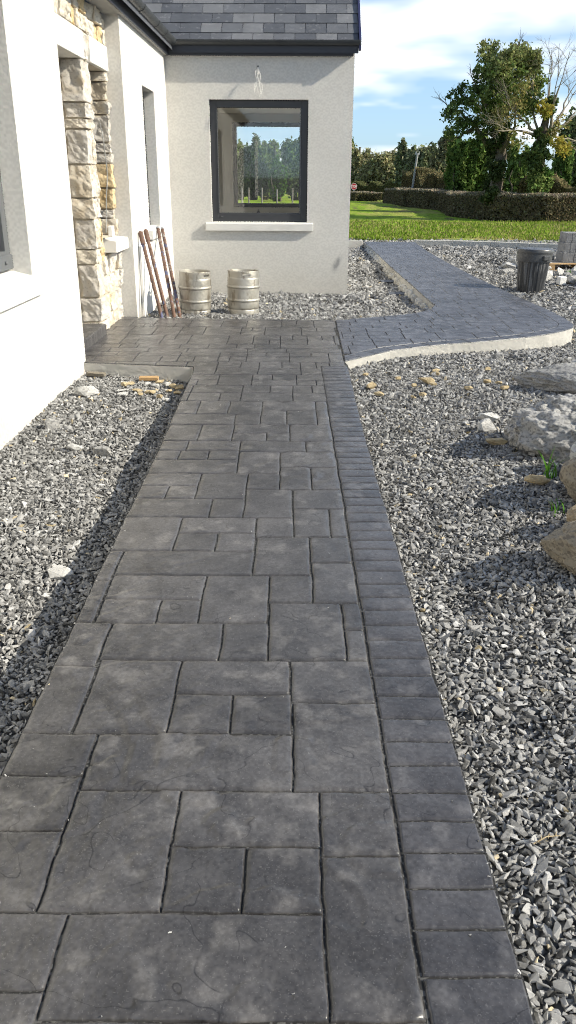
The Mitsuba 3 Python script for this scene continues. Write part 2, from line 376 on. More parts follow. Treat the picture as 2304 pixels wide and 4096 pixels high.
def gz(x, y):
    x, y = np.broadcast_arrays(np.asarray(x, float), np.asarray(y, float))
    p = np.stack([x.ravel(), y.ravel()], 1); q = p.copy(); q[:, 0] = np.clip(q[:, 0], -4, 9); q[:, 1] = np.clip(q[:, 1], 0, 22)
    z = _g(q) + 0.035 * (meshkit.fbm(np.c_[p * 1.7, 0 * p[:, :1]], 3, 2) - 0.5)
    for (a, b, r, d) in ((3.95, 17.9, .32, -.30), (.95, 1.55, .12, -.07), (.72, 3.0, .10, -.05), (2.15, 8.05, .18, -.04), (.75, 2.2, .08, -.04)):
        z = z + d * np.exp(-((p[:, 0] - a) ** 2 + ((p[:, 1] - b) * (0.6 if d < -.2 else 1)) ** 2) / r ** 2)
    return z.reshape(x.shape)


def zf(x, y):
    """the field beyond the drive, falling away from the house"""
    y = np.asarray(y, float)
    z = np.interp(y, [22, 24, 30, 40, 50, 60, 72, 85, 112, 200, 420], [-.10, -.06, -.20, -.50, -.72, -.62, -.42, -.55, -.95, -.9, 0.5])
    return z + 0.05 * (meshkit.fbm(np.stack([np.asarray(x, float) * .5 + 0 * y, y * .3, 0 * y], -1), 3, 4) - .5)


def sheet(xs, ys, h):
    X, Y = np.meshgrid(xs, ys); Z = h(X, Y); nx, ny = len(xs), len(ys)
    V = np.stack([X, Y, Z], -1).reshape(-1, 3); i = np.arange(nx * ny).reshape(ny, nx)
    F = np.vstack([np.stack([i[:-1, :-1], i[:-1, 1:], i[1:, 1:]], -1).reshape(-1, 3), np.stack([i[:-1, :-1], i[1:, 1:], i[1:, :-1]], -1).reshape(-1, 3)])
    return trimesh.Trimesh(V, F, process=False)


k = put('gravel_ground', sheet(np.r_[np.arange(-8, -2, 1.), np.arange(-2, 5, .07), np.arange(5, 40, 1.5)], np.r_[np.arange(-12, 0, 1.), np.arange(0, 10, .07), np.arange(10, 24.01, .12)],
                               lambda X, Y: np.where(Y > 23.0, -.10, gz(X, Y) - .012)), 'm_gravelbed', smooth=True)
tag(k, 'bed of crushed grey stone around the house', 'ground', kind='structure')
k = put('grass_field', sheet(np.r_[np.arange(-260, -10, 25.), np.arange(-10, 26, .6), np.arange(26, 320, 25.)], np.r_[np.arange(23.6, 70, .5), np.arange(70, 130, 3.), np.arange(130, 420, 25.)], zf), 'm_field', smooth=True)
tag(k, 'mown grass field with dry yellowish strips', 'field', kind='structure')

# ------------------------------------------------------------------ the paths
def ps(u, s):  # path-local (across, along) -> world
    return np.array([u * math.cos(S_TH) - s * math.sin(S_TH), u * math.sin(S_TH) + s * math.cos(S_TH)])


def relief(x, y):
    q = np.stack([x, y, 0 * x], -1)
    n1 = meshkit.fbm(q * 2.6, 4, 11); n2 = meshkit.fbm(q * 1.1 + 5, 3, 12)
    t = n1 * 6.0; st = np.floor(t) + np.clip((t - np.floor(t) - .40) / .035, 0, 1)
    m = np.clip((n2 - .42) / .2, 0, 1)
    return 0.0035 * (n2 - .5) + 0.036 * ((st + .04) / 6 - n1) * m + .003 * (meshkit.fbm(q * 9, 3, 13) - .5)


def wob(x, y):
    q = np.stack([x, y, 0 * x], -1)
    return 0.010 * (meshkit.fbm(q * 6, 3, 21) - .5) + .003 * (meshkit.noise(q * 45, 27) - .5), 0.010 * (meshkit.fbm(q * 6 + 30, 3, 22) - .5) + .003 * (meshkit.noise(q * 45 + 9, 28) - .5)


def slab_grid(u0, u1, s0, s1, res, gap=.0012, drop=.009, relief_k=1.0):
    u0, u1, s0, s1 = u0 + gap, u1 - gap, s0 + gap, s1 - gap
    def ax(a, b):
        n = max(2, int((b - a - .012) / res) + 1)
        return np.r_[a, a + .0025, np.linspace(a + .008, b - .008, n), b - .0025, b]
    us, ss = ax(u0, u1), ax(s0, s1)
    U, S = np.meshgrid(us, ss)
    e = np.minimum(np.minimum(U - u0, u1 - U), np.minimum(S - s0, s1 - S))
    X = U * math.cos(S_TH) - S * math.sin(S_TH); Y = U * math.sin(S_TH) + S * math.cos(S_TH)
    dx, dy = wob(X, Y)
    Z = relief_k * relief(X, Y) - drop * np.clip(1 - e / .0035, 0, 1) - .0022 * np.clip(1 - e / .009, 0, 1)
    V = np.stack([X + dx, Y + dy, Z], -1).reshape(-1, 3); nx, ny = len(us), len(ss); i = np.arange(nx * ny).reshape(ny, nx)
    F = np.vstack([np.stack([i[:-1, :-1], i[:-1, 1:], i[1:, 1:]], -1).reshape(-1, 3), np.stack([i[:-1, :-1], i[1:, 1:], i[1:, :-1]], -1).reshape(-1, 3)])
    return trimesh.Trimesh(V, F, process=False)


SL = [(-.5, -.11, .5, 1.10), (-.11, .19, .5, 1.10), (.19, .285, .5, 1.10), (-.8, -.5, .5, .98), (-.8, -.495, .98, 1.165), (-.8, -.495, 1.165, 1.355),
      (-.495, .088, 1.10, 1.355), (.088, .285, 1.10, 1.527), (-.57, -.287, 1.355, 1.755), (-.287, .089, 1.555, 1.755), (-.287, -.099, 1.355, 1.555), (-.099, .089, 1.355, 1.555),
      (.089, .287, 1.527, 1.755), (-.8, -.57, 1.355, 1.605), (-.8, -.57, 1.605, 1.81), (-.567, .018, 1.755, 2.0), (.018, .287, 1.755, 2.16), (-.8, -.57, 1.81, 2.0),
      (-.647, -.363, 2.0, 2.403), (-.363, .01, 2.203, 2.403), (-.363, -.174, 2.0, 2.203), (-.174, .015, 2.0, 2.203), (.012, .287, 2.16, 2.403), (-.8, -.65, 2.0, 2.36),
      (-.655, -.238, 2.403, 2.655), (-.238, -.068, 2.403, 2.655), (-.068, .212, 2.403, 2.816), (.212, .287, 2.403, 2.609), (.212, .287, 2.609, 2.816), (-.8, -.658, 2.36, 2.655),
      (-.726, -.498, 2.655, 2.84), (-.498, -.338, 2.655, 2.84), (-.338, -.073, 2.655, 3.05), (-.73, -.338, 2.84, 3.05), (-.073, .105, 2.816, 3.05), (.105, .287, 2.816, 3.177),
      (-.732, -.146, 3.05, 3.29), (-.146, .101, 3.05, 3.448), (.101, .287, 3.177, 3.448), (-.8, -.733, 2.655, 3.0), (-.8, -.735, 3.0, 3.29),
      (-.8, -.519, 3.29, 3.68), (-.519, -.152, 3.49, 3.68), (-.519, -.329, 3.29, 3.49), (-.329, -.15, 3.29, 3.49), (-.15, .029, 3.448, 3.68), (.029, .208, 3.448, 3.80), (.208, .287, 3.448, 3.80),
      (-.8, -.394, 3.68, 3.93), (-.394, -.222, 3.68, 3.93), (-.222, .026, 3.68, 4.07), (.029, .287, 3.80, 4.07), (-.8, -.645, 3.93, 4.12), (-.645, -.49, 3.93, 4.12), (-.49, -.224, 3.93, 4.32),
      (-.8, -.49, 4.12, 4.32), (-.224, -.044, 4.07, 4.32), (-.044, .131, 4.07, 4.43), (.131, .287, 4.07, 4.43), (-.8, -.294, 4.32, 4.56), (-.294, -.047, 4.32, 4.71), (-.047, .287, 4.43, 4.71),
      (-.8, -.658, 4.56, 4.735), (-.658, -.48, 4.56, 4.735), (-.48, -.297, 4.56, 4.735), (-.8, -.63, 4.735, 4.93), (-.63, -.303, 4.735, 4.93), (-.300, .111, 4.71, 4.93), (.111, .287, 4.71, 4.93),
      (-.8, -.581, 4.93, 5.30), (-.581, -.363, 4.93, 5.30), (-.363, .01, 5.106, 5.30), (-.363, -.14, 4.93, 5.106), (-.14, .01, 4.93, 5.106), (.01, .287, 4.93, 5.30),
      (-.81, -.369, 5.30, 5.565), (-.369, -.192, 5.30, 5.565), (-.192, -.011, 5.30, 5.67), (-.011, .202, 5.30, 5.67), (.202, .287, 5.30, 5.926), (-.81, -.656, 5.565, 5.926), (-.656, -.433, 5.565, 5.926),
      (-.433, -.192, 5.565, 5.926), (-.192, .202, 5.67, 5.926)]
main_poly = sg.Polygon([tuple(ps(-.805, .45)), tuple(ps(-.803, 3.3)), tuple(ps(-.812, 5.5)), tuple(ps(-.826, 6.95)), (-.93, 7.11), (-1.05, 7.125), (-1.93, 7.245), (-2.09, 7.3), (-2.12, 9.9), (-1.93, 9.86), (-1.92, 9.78), (-1.0, 9.735), (.0, 9.705), (.428, 9.70), (.424, 7.40),
                        tuple(ps(.535, 7.25)), tuple(ps(.515, 6.0)), tuple(ps(.505, 4.7)), tuple(ps(.503, 3)), tuple(ps(.503, .45))])
sk = [(.43, 7.385), (.90, 7.90), (1.22, 8.10), (1.55, 8.27), (1.83, 8.38), (2.10, 8.50), (2.42, 8.67), (2.73, 8.89), (2.95, 9.10), (3.11, 9.30), (3.20, 9.56), (3.22, 9.9)]
east = [(3.22, 10.6), (3.12, 12.05), (3.02, 14.3), (2.97, 17.0), (2.97, 19.9), (3.05, 22.5)]
west = [(1.72, 22.4), (1.74, 16), (1.80, 11.0), (1.72, 10.70), (1.60, 10.48), (1.40, 10.25), (1.15, 10.08), (.85, 9.92), (.433, 9.70)]
new_poly = sg.Polygon(sk + east + west)


def body(poly, z0, z1, res=.06):
    """the poured slab: top sheet and rough sides following the outline"""
    poly = shapely.segmentize(poly, res)
    m = extr(poly, z0, z1); return m


tag(put('path', body(main_poly, -.24, -.0075), 'm_path_body'), 'dark grey stamped concrete path running from the camera to the door', 'path', kind='structure')
tag(put('path', body(new_poly, -.30, -.0075), 'm_path_body'), 'curved bluish stamped concrete path bending away to the kerb', 'path', kind='structure')
PM = random.Random(4)
for q in SL:
    put('slab', slab_grid(*q, .010 if q[2] < 3.3 else .02), PM.choice(['m_path', 'm_path', 'm_path_0', 'm_path_1']), 'path', smooth=35)
bs = [.55, .69, .80, .91, 1.0, 1.075, 1.199, 1.316, 1.429, 1.54, 1.646, 1.75, 1.862, 1.97, 2.081, 2.2, 2.314, 2.42, 2.541, 2.648, 2.764, 2.866, 2.98, 3.1, 3.2, 3.317, 3.415, 3.526, 3.632, 3.747, 3.845, 3.956, 4.072, 4.176, 4.285, 4.399, 4.51, 4.613, 4.71]
bs += list(np.linspace(4.71, 7.16, 23)[1:])
for a, b in zip(bs[:-1], bs[1:]):
    m = slab_grid(.2895, .500 if b < 5 else .502 + .012 * (b - 5), a, b, .03, gap=.0018, drop=.008, relief_k=.5)
    put('border_brick', m, 'm_path_border', 'path', smooth=35)
put('border_groove_strip', slab_grid(.2872, .2968, .5, 7.16, .05, gap=.001, drop=.002, relief_k=.4), 'm_path', 'path', smooth=35) if False else None


def flat_piece(poly, mt, parent, name):
    big = poly.buffer(-.0015, join_style=2); small = poly.buffer(-.0065, join_style=2)
    for g in getattr(small, 'geoms', [small]):
        if g.geom_type != 'Polygon' or g.area < .0025: continue
        gb = max(getattr(big, 'geoms', [big]), key=lambda h: h.intersection(g).area)
        lo = np.array(shapely.segmentize(gb, .25).exterior.coords)[:-1]
        hi = np.array([g.exterior.interpolate(g.exterior.project(sg.Point(p))).coords[0] for p in lo])
        n = len(lo)
        dz = .004 * (meshkit.fbm(np.c_[hi * 2.0, 0 * hi[:, 0]], 3, 31) - .5)
        wl = np.stack(wob(lo[:, 0], lo[:, 1]), -1); wh = np.stack(wob(hi[:, 0], hi[:, 1]), -1)
        V = np.vstack([np.c_[lo + wl, np.full(n, -.008)], np.c_[hi + wh, dz]])
        try: _, tf = trimesh.creation.triangulate_polygon(sg.Polygon(hi), engine='earcut')
        except Exception: continue
        if len(_) not in (n, n + 1): continue
        tf = np.asarray(tf) % n
        F = [[i, (i + 1) % n, n + (i + 1) % n] for i in range(n)] + [[i, n + (i + 1) % n, n + i] for i in range(n)]
        F = np.vstack([F, np.asarray(tf) + n])
        m = trimesh.Trimesh(V, F, process=False)
        if m.face_normals[-len(tf):, 2].mean() < 0: m.invert()
        put(name, m, mt, parent)


def ashlar(rg, u0, u1, s0, s1):
    """rows of random-length stamped slabs, some two rows deep"""
    out, s = [], s0
    pend = []
    while s < s1:
        h = rg.choice([.185, .20, .25, .26]); u = u0 - rg.uniform(0, .4); nxt = []
        if rg.random() < .5:
            while u < u1:
                w = rg.choice([.18, .25, .28, .38, .42, .58]); out.append((u, u + w, s, s + h)); u += w
            s += h
        else:
            h2 = rg.choice([.18, .2, .25])
            while u < u1:
                c = rg.random(); w = rg.choice([.26, .28, .37, .4])
                if c < .35: out.append((u, u + w, s, s + h + h2))
                elif c < .7:
                    out.append((u, u + w, s, s + h)); v = w * rg.choice([.45, .55]); out.append((u, u + v, s + h, s + h + h2)); out.append((u + v, u + w, s + h, s + h + h2))
                else:
                    v = w * rg.choice([.4, .6]); out.append((u, u + v, s, s + h)); out.append((u + v, u + w, s, s + h)); out.append((u, u + w, s + h, s + h + h2))
                u += w
            s += h + h2
    return out


def quad(u0, u1, s0, s1): return sg.Polygon([tuple(ps(u0, s0)), tuple(ps(u1, s0)), tuple(ps(u1, s1)), tuple(ps(u0, s1))])


rg = np.random.default_rng(5)
free = main_poly.buffer(-.002).difference(quad(-1.2, .292, .2, 5.926)).difference(quad(.292, .9, .2, 7.165))
for q in ashlar(rg, -2.3, .6, 5.926, 10.0):
    p = quad(*q).intersection(free)
    for g in getattr(p, 'geoms', [p]):
        if g.geom_type == 'Polygon' and g.area > .004: flat_piece(g, PM.choice(['m_path', 'm_path', 'm_path_0', 'm_path_1']), 'path', 'slab')
# second path: an edge band along the curve and the right side, slabs inside
line = sg.LineString(sk + east); L = line.length; N = int(L / .24)
inner = line.parallel_offset(.17, 'left', join_style=1)
pts_o = [line.interpolate(i / N, normalized=True) for i in range(N + 1)]; pts_i = [inner.interpolate(inner.project(p)) for p in pts_o]
for i in range(N):
    p = sg.Polygon([pts_o[i], pts_o[i + 1], pts_i[i + 1], pts_i[i]])
    if p.is_valid: flat_piece(p.intersection(new_poly.buffer(-.002)), 'm_path_new', 'path_001', 'border_slab')
core = new_poly.buffer(-.003).difference(line.buffer(.172))
for q in ashlar(np.random.default_rng(8), .2, 3.6, 7.3, 23):
    p = quad(*q).intersection(core)
    for g in getattr(p, 'geoms', [p]):
        if g.geom_type == 'Polygon' and g.area > .006: flat_piece(g, 'm_path_new', 'path_001', 'slab')
# rough mortar skirt along the shaded side of the second path
sk_m = []
for i in range(46):
    t = i / 45; y = 11.1 + t * 10.5; r = np.random.default_rng(900 + i)
    sk_m.append(move(rock((r.uniform(.05, .09), r.uniform(.12, .22), r.uniform(.07, .12)), 900 + i, 2, .3), (1.79 - .06 * t - r.uniform(.0, .03), y, -.15 - r.uniform(0, .03))))
put('mortar_skirt', cat(sk_m), 'm_concrete', 'path_001', smooth=40)

# ------------------------------------------------------------------ house
H = tag('house', 'white rendered house with dark slate roof, stone porch and grey windows', 'house')
XW, XS, YE = -1.936, -2.09, 13.0


def xwall(poly, x0, x1):  # polygon in (y, z) extruded from x0 to x1
    m = extr(poly, 0, x1 - x0); v = m.vertices
    return trimesh.Trimesh(np.c_[v[:, 2] + x0, v[:, 0], v[:, 1]], m.faces, process=False)


def ywall(poly, y0, y1):  # polygon in (x, z)
    m = extr(poly, 0, y1 - y0); v = m.vertices
    t = trimesh.Trimesh(np.c_[v[:, 0], v[:, 2] + y0, v[:, 1]], m.faces, process=False); t.invert(); return t


hole = lambda a, b, c, d: sg.box(a, c, b, d)
put('wall', xwall(sg.box(-4, -.5, 7.32, 3.14).difference(sg.box(4.3, .87, 6.06, 2.60)), -2.30, XW), 'm_render', H)
put('wall', xwall(sg.box(9.87, -.5, 13.3, 3.14).difference(sg.box(11.06, .90, 11.92, 2.585)), -2.30, XW), 'm_render', H)
put('wall', ywall(sg.box(XW - .001, -.5, .756, 3.24).difference(sg.box(-1.322, .925, .113, 2.588)), YE, YE + .30), 'm_render', H)
put('wall', ywall(sg.box(-6.5, -.5, .456, 3.24).difference(sg.box(-1.388, .97, .067, 2.59)), 18.2, 18.5), 'm_render', H)
put('wall', xwall(sg.Polygon([(13.3, -.5), (18.5, -.5), (18.5, 3.25), (15.75, 5.7), (13.3, 3.5)]).difference(sg.box(15.3, .02, 16.3, 2.3)), .456, .756), 'm_render', H)
put('room', cat([box(-3.4, -3.3, 13.3, 18.2, -.1, 2.75), box(-3.3, .456, 13.3, 18.2, -.1, 0.0), box(-3.3, .456, 13.3, 18.2, 2.75, 2.85), xwall(sg.box(13.31, .001, 18.19, 2.749).difference(sg.box(15.3, .02, 16.3, 2.3)), .446, .455),
                 ywall(sg.box(-3.29, .002, .44, 2.748).difference(sg.box(-1.388, .97, .067, 2.59)), 18.188, 18.199), box(-3.29, XW - .01, 13.302, 13.312, .002, 2.748)]), 'm_room', H)
put('room', cat([box(-4.2, -4.1, -4, 7.32, -.1, 2.75), box(-4.1, -2.3, -4, 7.3, -.1, .0), box(-4.1, -2.3, -4, 7.3, 2.75, 2.85)]), 'm_room', H)
# door recess behind wall edge
put('door', box(-2.36, -2.31, 7.33, 8.70, .12, 2.62, .004), 'm_frame_grey', H)
put('doorstep', box(-2.36, -2.045, 7.32, 8.70, -.06, .105, .012), 'm_path', H)
put('plinth', box(-2.5, -2.31, 7.32, 9.87, -.3, 3.14), 'm_mortar', H)

# stone facing of the porch: every stone a part
SW = H + '__stone_wall'
slot = (9.12, 9.74, .93, 2.595)
put('stone_wall', xwall(sg.box(7.325, -.3, 9.868, 3.14).difference(sg.box(7.325, -.3, 8.72, 2.60)).difference(sg.box(slot[0], slot[2], slot[1] + .07, slot[3])), -2.305, XS - .035), 'm_mortar', H)
sr = random.Random(3)


def stone(y0, y1, z0, z1, x1=XS, x0=-2.30, seed=0, quoin=False):
    g = .007
    m = trimesh.creation.box(extents=(1, 1, 1)); m = m.subdivide().subdivide().subdivide().subdivide()
    v = m.vertices * 2
    rad = .9; a = np.abs(v); v = v * (1 - .5 * (1 - rad) * np.clip((np.sort(a, axis=1)[:, 1:2] - .55) / .45, 0, 1) ** 2 * .35)
    c = np.array([(x0 + x1) / 2, (y0 + y1) / 2, (z0 + z1) / 2]); h = np.array([(x1 - x0) / 2, (y1 - y0) / 2 - g, (z1 - z0) / 2 - g])
    p = v * h + c
    nn = v / np.linalg.norm(v, axis=1, keepdims=True)
    f = meshkit.fbm(p * 5 + seed * 3.3, 3, seed) - .5; f2 = np.abs(meshkit.fbm(p * 15 + seed, 4, seed + 7) - .5) * 2 - .35
    amp = np.array([.11, .085 if quoin else .02, .02])
    p = p + nn * amp * (f * 1.0 + f2 * .45)[:, None]
    put('stone', trimesh.Trimesh(p, m.faces, process=False), f'm_stone_{sr.choice([0, 0, 0, 2, 2, 1])}', SW, smooth=38)


jz = [.0, .119, .37, .704, .855, 1.149, 1.348, 1.661, 1.98, 2.073, 2.215, 2.588]
for i, (a, b) in enumerate(zip(jz[:-1], jz[1:])):
    w = 9.0 if (i % 2 == 0 and b - a > .18) else 8.93
    if b <= .80: w = sr.uniform(8.98, 9.1)
    stone(8.68, w, a, b, XS + sr.uniform(.0, .02), seed=i, quoin=True)
    if b > .8 and 9.12 - w > .05: stone(w, 9.115, a, b, XS - sr.uniform(.005, .02), seed=60 + i)
sz = [.93, 1.112, 1.207, 1.433, 1.686, 1.791, 1.897, 2.172, 2.308, 2.491, 2.595]
for i, (a, b) in enumerate(zip(sz[:-1], sz[1:])): stone(9.745, 9.866, a, b, XS + sr.uniform(-.01, .012), seed=20 + i, quoin=True)
for r, (a, b) in enumerate(((-.12, .15), (.15, .36), (.36, .56), (.56, .775))):
    y = 9.0 + (r % 2) * .07
    while y < 9.84:
        w = min(sr.uniform(.14, .34), 9.866 - y)
        if 9.866 - y - w < .09: w = 9.866 - y
        stone(y, y + w, a, b + sr.uniform(-.02, .0), XS + sr.uniform(-.012, .012), seed=40 + r * 7 + int(y * 10)); y += w
for r, (a, b) in enumerate(((2.835, 2.99), (2.99, 3.138))):
    y = 7.33 + r * .12
    while y < 9.8:
        w = min(sr.uniform(.16, .42), 9.866 - y)
        if 9.866 - y - w < .1: w = 9.866 - y
        stone(y, y + w, a, b, XS + sr.uniform(-.01, .015), seed=80 + r * 31 + int(y * 10)); y += w
stone(8.84, 9.05, 2.6, 2.83, XS - .005, seed=141)
put('lintel', box(-2.29, XS + .008, 7.33, 8.83, 2.592, 2.83, .004), 'm_smooth_plaster', H)
put('lintel', box(-2.29, XS + .012, 9.06, 9.862, 2.597, 2.83, .004), 'm_smooth_plaster', H)
k = H + '__window'


def win_x(y0, y1, z0, z1, x, fr, frame_mat, sill=None):
    w = put('window', xwall(sg.box(y0, z0, y1, z1).difference(sg.box(y0 + fr, z0 + fr * 1.3, y1 - fr, z1 - fr)), x - .06, x), frame_mat, H)
    put('pane', sheet_x(y0 + fr, y1 - fr, z0 + fr * 1.3, z1 - fr, x - .03), 'm_pane', w)
    return w


def sheet_x(y0, y1, z0, z1, x): return trimesh.Trimesh([(x, y0, z0), (x, y1, z0), (x, y1, z1), (x, y0, z1)], [[0, 1, 2], [0, 2, 3]], process=False)


w = win_x(4.3, 6.05, .93, 2.60, -2.075, .10, 'm_frame_grey')
put('bottom_rail', box(-2.135, -2.058, 4.3, 6.045, .933, 1.035, .006), 'm_frame_grey', w)
put('knob', move(trimesh.creation.icosphere(2, .012), (-2.052, 5.88, .985)), 'm_frame_grey', w, smooth=True)
tag(w, 'large grey framed window at the left edge')
win_x(11.064, 11.915, .93, 2.583, -2.07, .07, 'm_frame')
win_x(slot[0], slot[1] + .02, slot[2] + .01, slot[3] + .02, -2.27, .06, 'm_frame')


def sill(x0, x1, y0, y1, z0, z1, slope=.02, axis='x'):
    m = box(x0, x1, y0, y1, z0, z1, .005); v = m.vertices
    if axis == 'x': v[:, 2] += np.where(v[:, 2] > (z0 + z1) / 2, slope * (x1 - v[:, 0]) / (x1 - x0), 0)
    else: v[:, 2] += np.where(v[:, 2] > (z0 + z1) / 2, slope * (v[:, 1] - y0) / (y1 - y0), 0)
    return trimesh.Trimesh(v, m.faces, process=False)


put('sill', sill(-2.13, -1.886, 4.18, 6.18, .748, .872, .055), 'm_smooth_plaster', H)
put('sill', sill(-2.13, -1.880, 10.96, 12.02, .80, .915, .02), 'm_smooth_plaster', H)
put('sill', sill(-2.29, -1.985, 9.20, 9.863, .782, .905, .03), 'm_smooth_plaster', H)
put('sill', sill(-1.42, .205, 12.945, 13.05, .80, .905, .025, 'y'), 'm_smooth_plaster', H)
# end wall window
fx0, fx1, fz0, fz1 = -1.32, .111, .928, 2.586
w = put('window', cat([box(fx0, fx0 + .10, 13.06, 13.14, fz0, fz1, .005), box(fx1 - .10, fx1, 13.06, 13.14, fz0, fz1, .005), box(fx0 + .0985, fx1 - .0985, 13.062, 13.14, fz1 - .10, fz1, .005), box(fx0 + .0985, fx1 - .0985, 13.062, 13.14, fz0, fz0 + .125, .005)]), 'm_frame', H)
tag(w, 'big square window with dark frame in the end wall')
put('pane', trimesh.Trimesh([(fx0 + .095, 13.10, fz0 + .12), (fx1 - .095, 13.10, fz0 + .12), (fx1 - .095, 13.10, fz1 - .095), (fx0 + .095, 13.10, fz1 - .095)], [[0, 1, 2], [0, 2, 3]], process=False), 'm_pane', w)
put('bead', cat([box(fx0 + .1, fx0 + .112, 13.05, 13.061, fz0 + .125, fz1 - .1), box(fx1 - .112, fx1 - .1, 13.05, 13.061, fz0 + .125, fz1 - .1)]), 'm_frame_grey', w)
put('drain_cap', box(fx0 + .13, fx0 + .165, 13.052, 13.062, fz0 + .07, fz0 + .082, .003), 'm_frame_grey', w)
put('marker_flag', trimesh.Trimesh([(-.66, 13.13, fz0 + .125), (-.60, 13.13, fz0 + .125), (-.622, 13.13, fz0 + .175), (-.66, 13.135, fz0 + .125), (-.60, 13.135, fz0 + .125), (-.622, 13.135, fz0 + .175)], [[0, 1, 2], [3, 5, 4], [0, 2, 5], [0, 5, 3], [1, 4, 5], [1, 5, 2], [0, 3, 4], [0, 4, 1]], process=False), 'm_rubber', w)
w2 = put('window', cat([box(-1.386, -1.306, 18.25, 18.33, .97, 2.59), box(-.015, .065, 18.25, 18.33, .97, 2.59), box(-1.31, -.01, 18.252, 18.33, 2.51, 2.59), box(-1.31, -.01, 18.252, 18.33, .97, 1.05)]), 'm_frame', H)
put('pane', trimesh.Trimesh([(-1.31, 18.29, 1.04), (-.01, 18.29, 1.04), (-.01, 18.29, 2.52), (-1.31, 18.29, 2.52)], [[0, 1, 2], [0, 2, 3]], process=False), 'm_pane', w2)

# roof of the end wing: slates laid course by course
RF = put('roof', cat([xwall(sg.Polygon([(12.90, 3.285), (15.75, 5.78), (18.6, 3.285), (18.6, 3.16), (15.75, 5.64), (12.90, 3.16)]), -4.5, .80)]), 'm_fascia', H)
pitch = math.atan2(5.78 - 3.285, 15.75 - 12.90); gauge = .222; cp, sp_ = math.cos(pitch), math.sin(pitch); sr2 = random.Random(9)
extra = []


def slate_mesh(x0, x1, y_e, z_e, L, t=.007):
    """one slate lying on the slope, its lower edge at (y_e, z_e)"""
    r = sr2.uniform; j = [r(-.003, .003) for _ in range(4)]
    lo = [(x0 + j[0], 0), (x1 + j[1], r(-.003, .003))]; hi = [(x1 + j[2], L), (x0 + j[3], L)]
    lift = .012 + r(0, .004)
    V = []
    for (x, s) in lo + hi:
        up = lift * (1 - s / L) + .002
        for tt in (0, t):
            V.append((x, y_e + s * cp - (up + tt) * sp_, z_e + s * sp_ + (up + tt) * cp))
    F = [[0, 4, 2], [0, 6, 4], [1, 3, 5], [1, 5, 7], [0, 2, 3], [0, 3, 1], [2, 4, 5], [2, 5, 3], [4, 6, 7], [4, 7, 5], [6, 0, 1], [6, 1, 7]]
    m = trimesh.Trimesh(V, F, process=False); return m


for c in range(16):
    s0 = -.03 + c * gauge; x = .80 - (.1475 if c % 2 else 0) - .295 * 20
    while x < .80:
        a, b = max(x, -4.4), min(x + .295 - .006, .803)
        if b - a > .05:
            m = slate_mesh(a, b, 12.90 + s0 * cp, 3.285 + s0 * sp_, gauge + .12)
            if c < 8 and b > -2.6: put('slate', m, f'm_slate_{sr2.choice([0, 0, 1, 1, 2])}', RF)
            else: extra.append(m)
        x += .295
kx = put('upper_slates', cat(extra), 'm_slate_1', RF); tag(kx, kind='stuff')
put('verge', xwall(sg.Polygon([(12.84, 3.20), (12.84, 3.32), (15.75, 5.86), (15.75, 5.66), (12.90, 3.19)]), .803, .832), 'm_verge', RF)
# main roof above the left wall (seen only from elsewhere) with its slates joined
vv = [(-1.80, -4, 3.31), (-1.80, 13.0, 3.31), (-4.6, 15.5, 5.9), (-4.6, -4, 5.9)]
rf2 = put('roof', trimesh.Trimesh(vv + [(x, y, z - .12) for x, y, z in vv], [[0, 1, 2], [0, 2, 3], [4, 6, 5], [4, 7, 6], [0, 4, 5], [0, 5, 1], [3, 2, 6], [3, 6, 7], [0, 3, 7], [0, 7, 4]], process=False), 'm_slate_0', H)
# eaves
put('fascia', box(-1.93, .735, 12.94, 12.998, 3.135, 3.27, .004), 'm_fascia', H)
put('fascia', box(-1.895, -1.872, -4, 12.93, 3.135, 3.29, .003), 'm_fascia', H)
put('soffit', box(-2.10, -1.896, -4, 12.99, 3.137, 3.15), 'm_soffit', H)


def halfround(a, b, r, n=14, t=.004):
    a, b = np.array(a, float), np.array(b, float); d = (b - a) / np.linalg.norm(b - a); s = np.cross(d, (0, 0, 1)); s /= np.linalg.norm(s); V = []
    for P in (a, b):
        for rr in (r, r - t):
            for i in range(n + 1):
                th = math.pi * i / n; V.append(P + rr * (math.cos(th) * s - math.sin(th) * np.array([0, 0, 1])))
    k = n + 1; F = []
    for i in range(n):
        F += [[i, i + 1, 2 * k + i + 1], [i, 2 * k + i + 1, 2 * k + i], [k + i, 3 * k + i + 1, k + i + 1], [k + i, 3 * k + i, 3 * k + i + 1]]
        for o in (0, 2 * k): F += [[o + i, o + k + i, o + k + i + 1], [o + i, o + k + i + 1, o + i + 1]]
    for i in (0, n): F += [[i, 2 * k + i, 3 * k + i], [i, 3 * k + i, k + i]]
    return trimesh.Trimesh(V, F, process=False)


G1 = put('gutter', cat([halfround((-1.78, 12.878, 3.315), (.815, 12.878, 3.315), .062), box(.812, .828, 12.815, 12.94, 3.25, 3.318, .003)]), 'm_gutter', H, smooth=40)
G2 = put('gutter', halfround((-1.795, -4, 3.31), (-1.795, 12.84, 3.31), .068), 'm_gutter', H, smooth=40)
for x in (-1.70, -.93, -.30, .28, .70): put('bracket', halfround((x, 12.878, 3.315), (x + .022, 12.878, 3.315), .0665), 'm_gutter', G1, smooth=40)
for y in (5.0, 6.5, 8.2, 9.3, 10.35, 11.35, 12.0, 12.78): put('bracket', halfround((-1.795, y, 3.31), (-1.795, y + .05, 3.31), .075), 'm_gutter', G2, smooth=40)
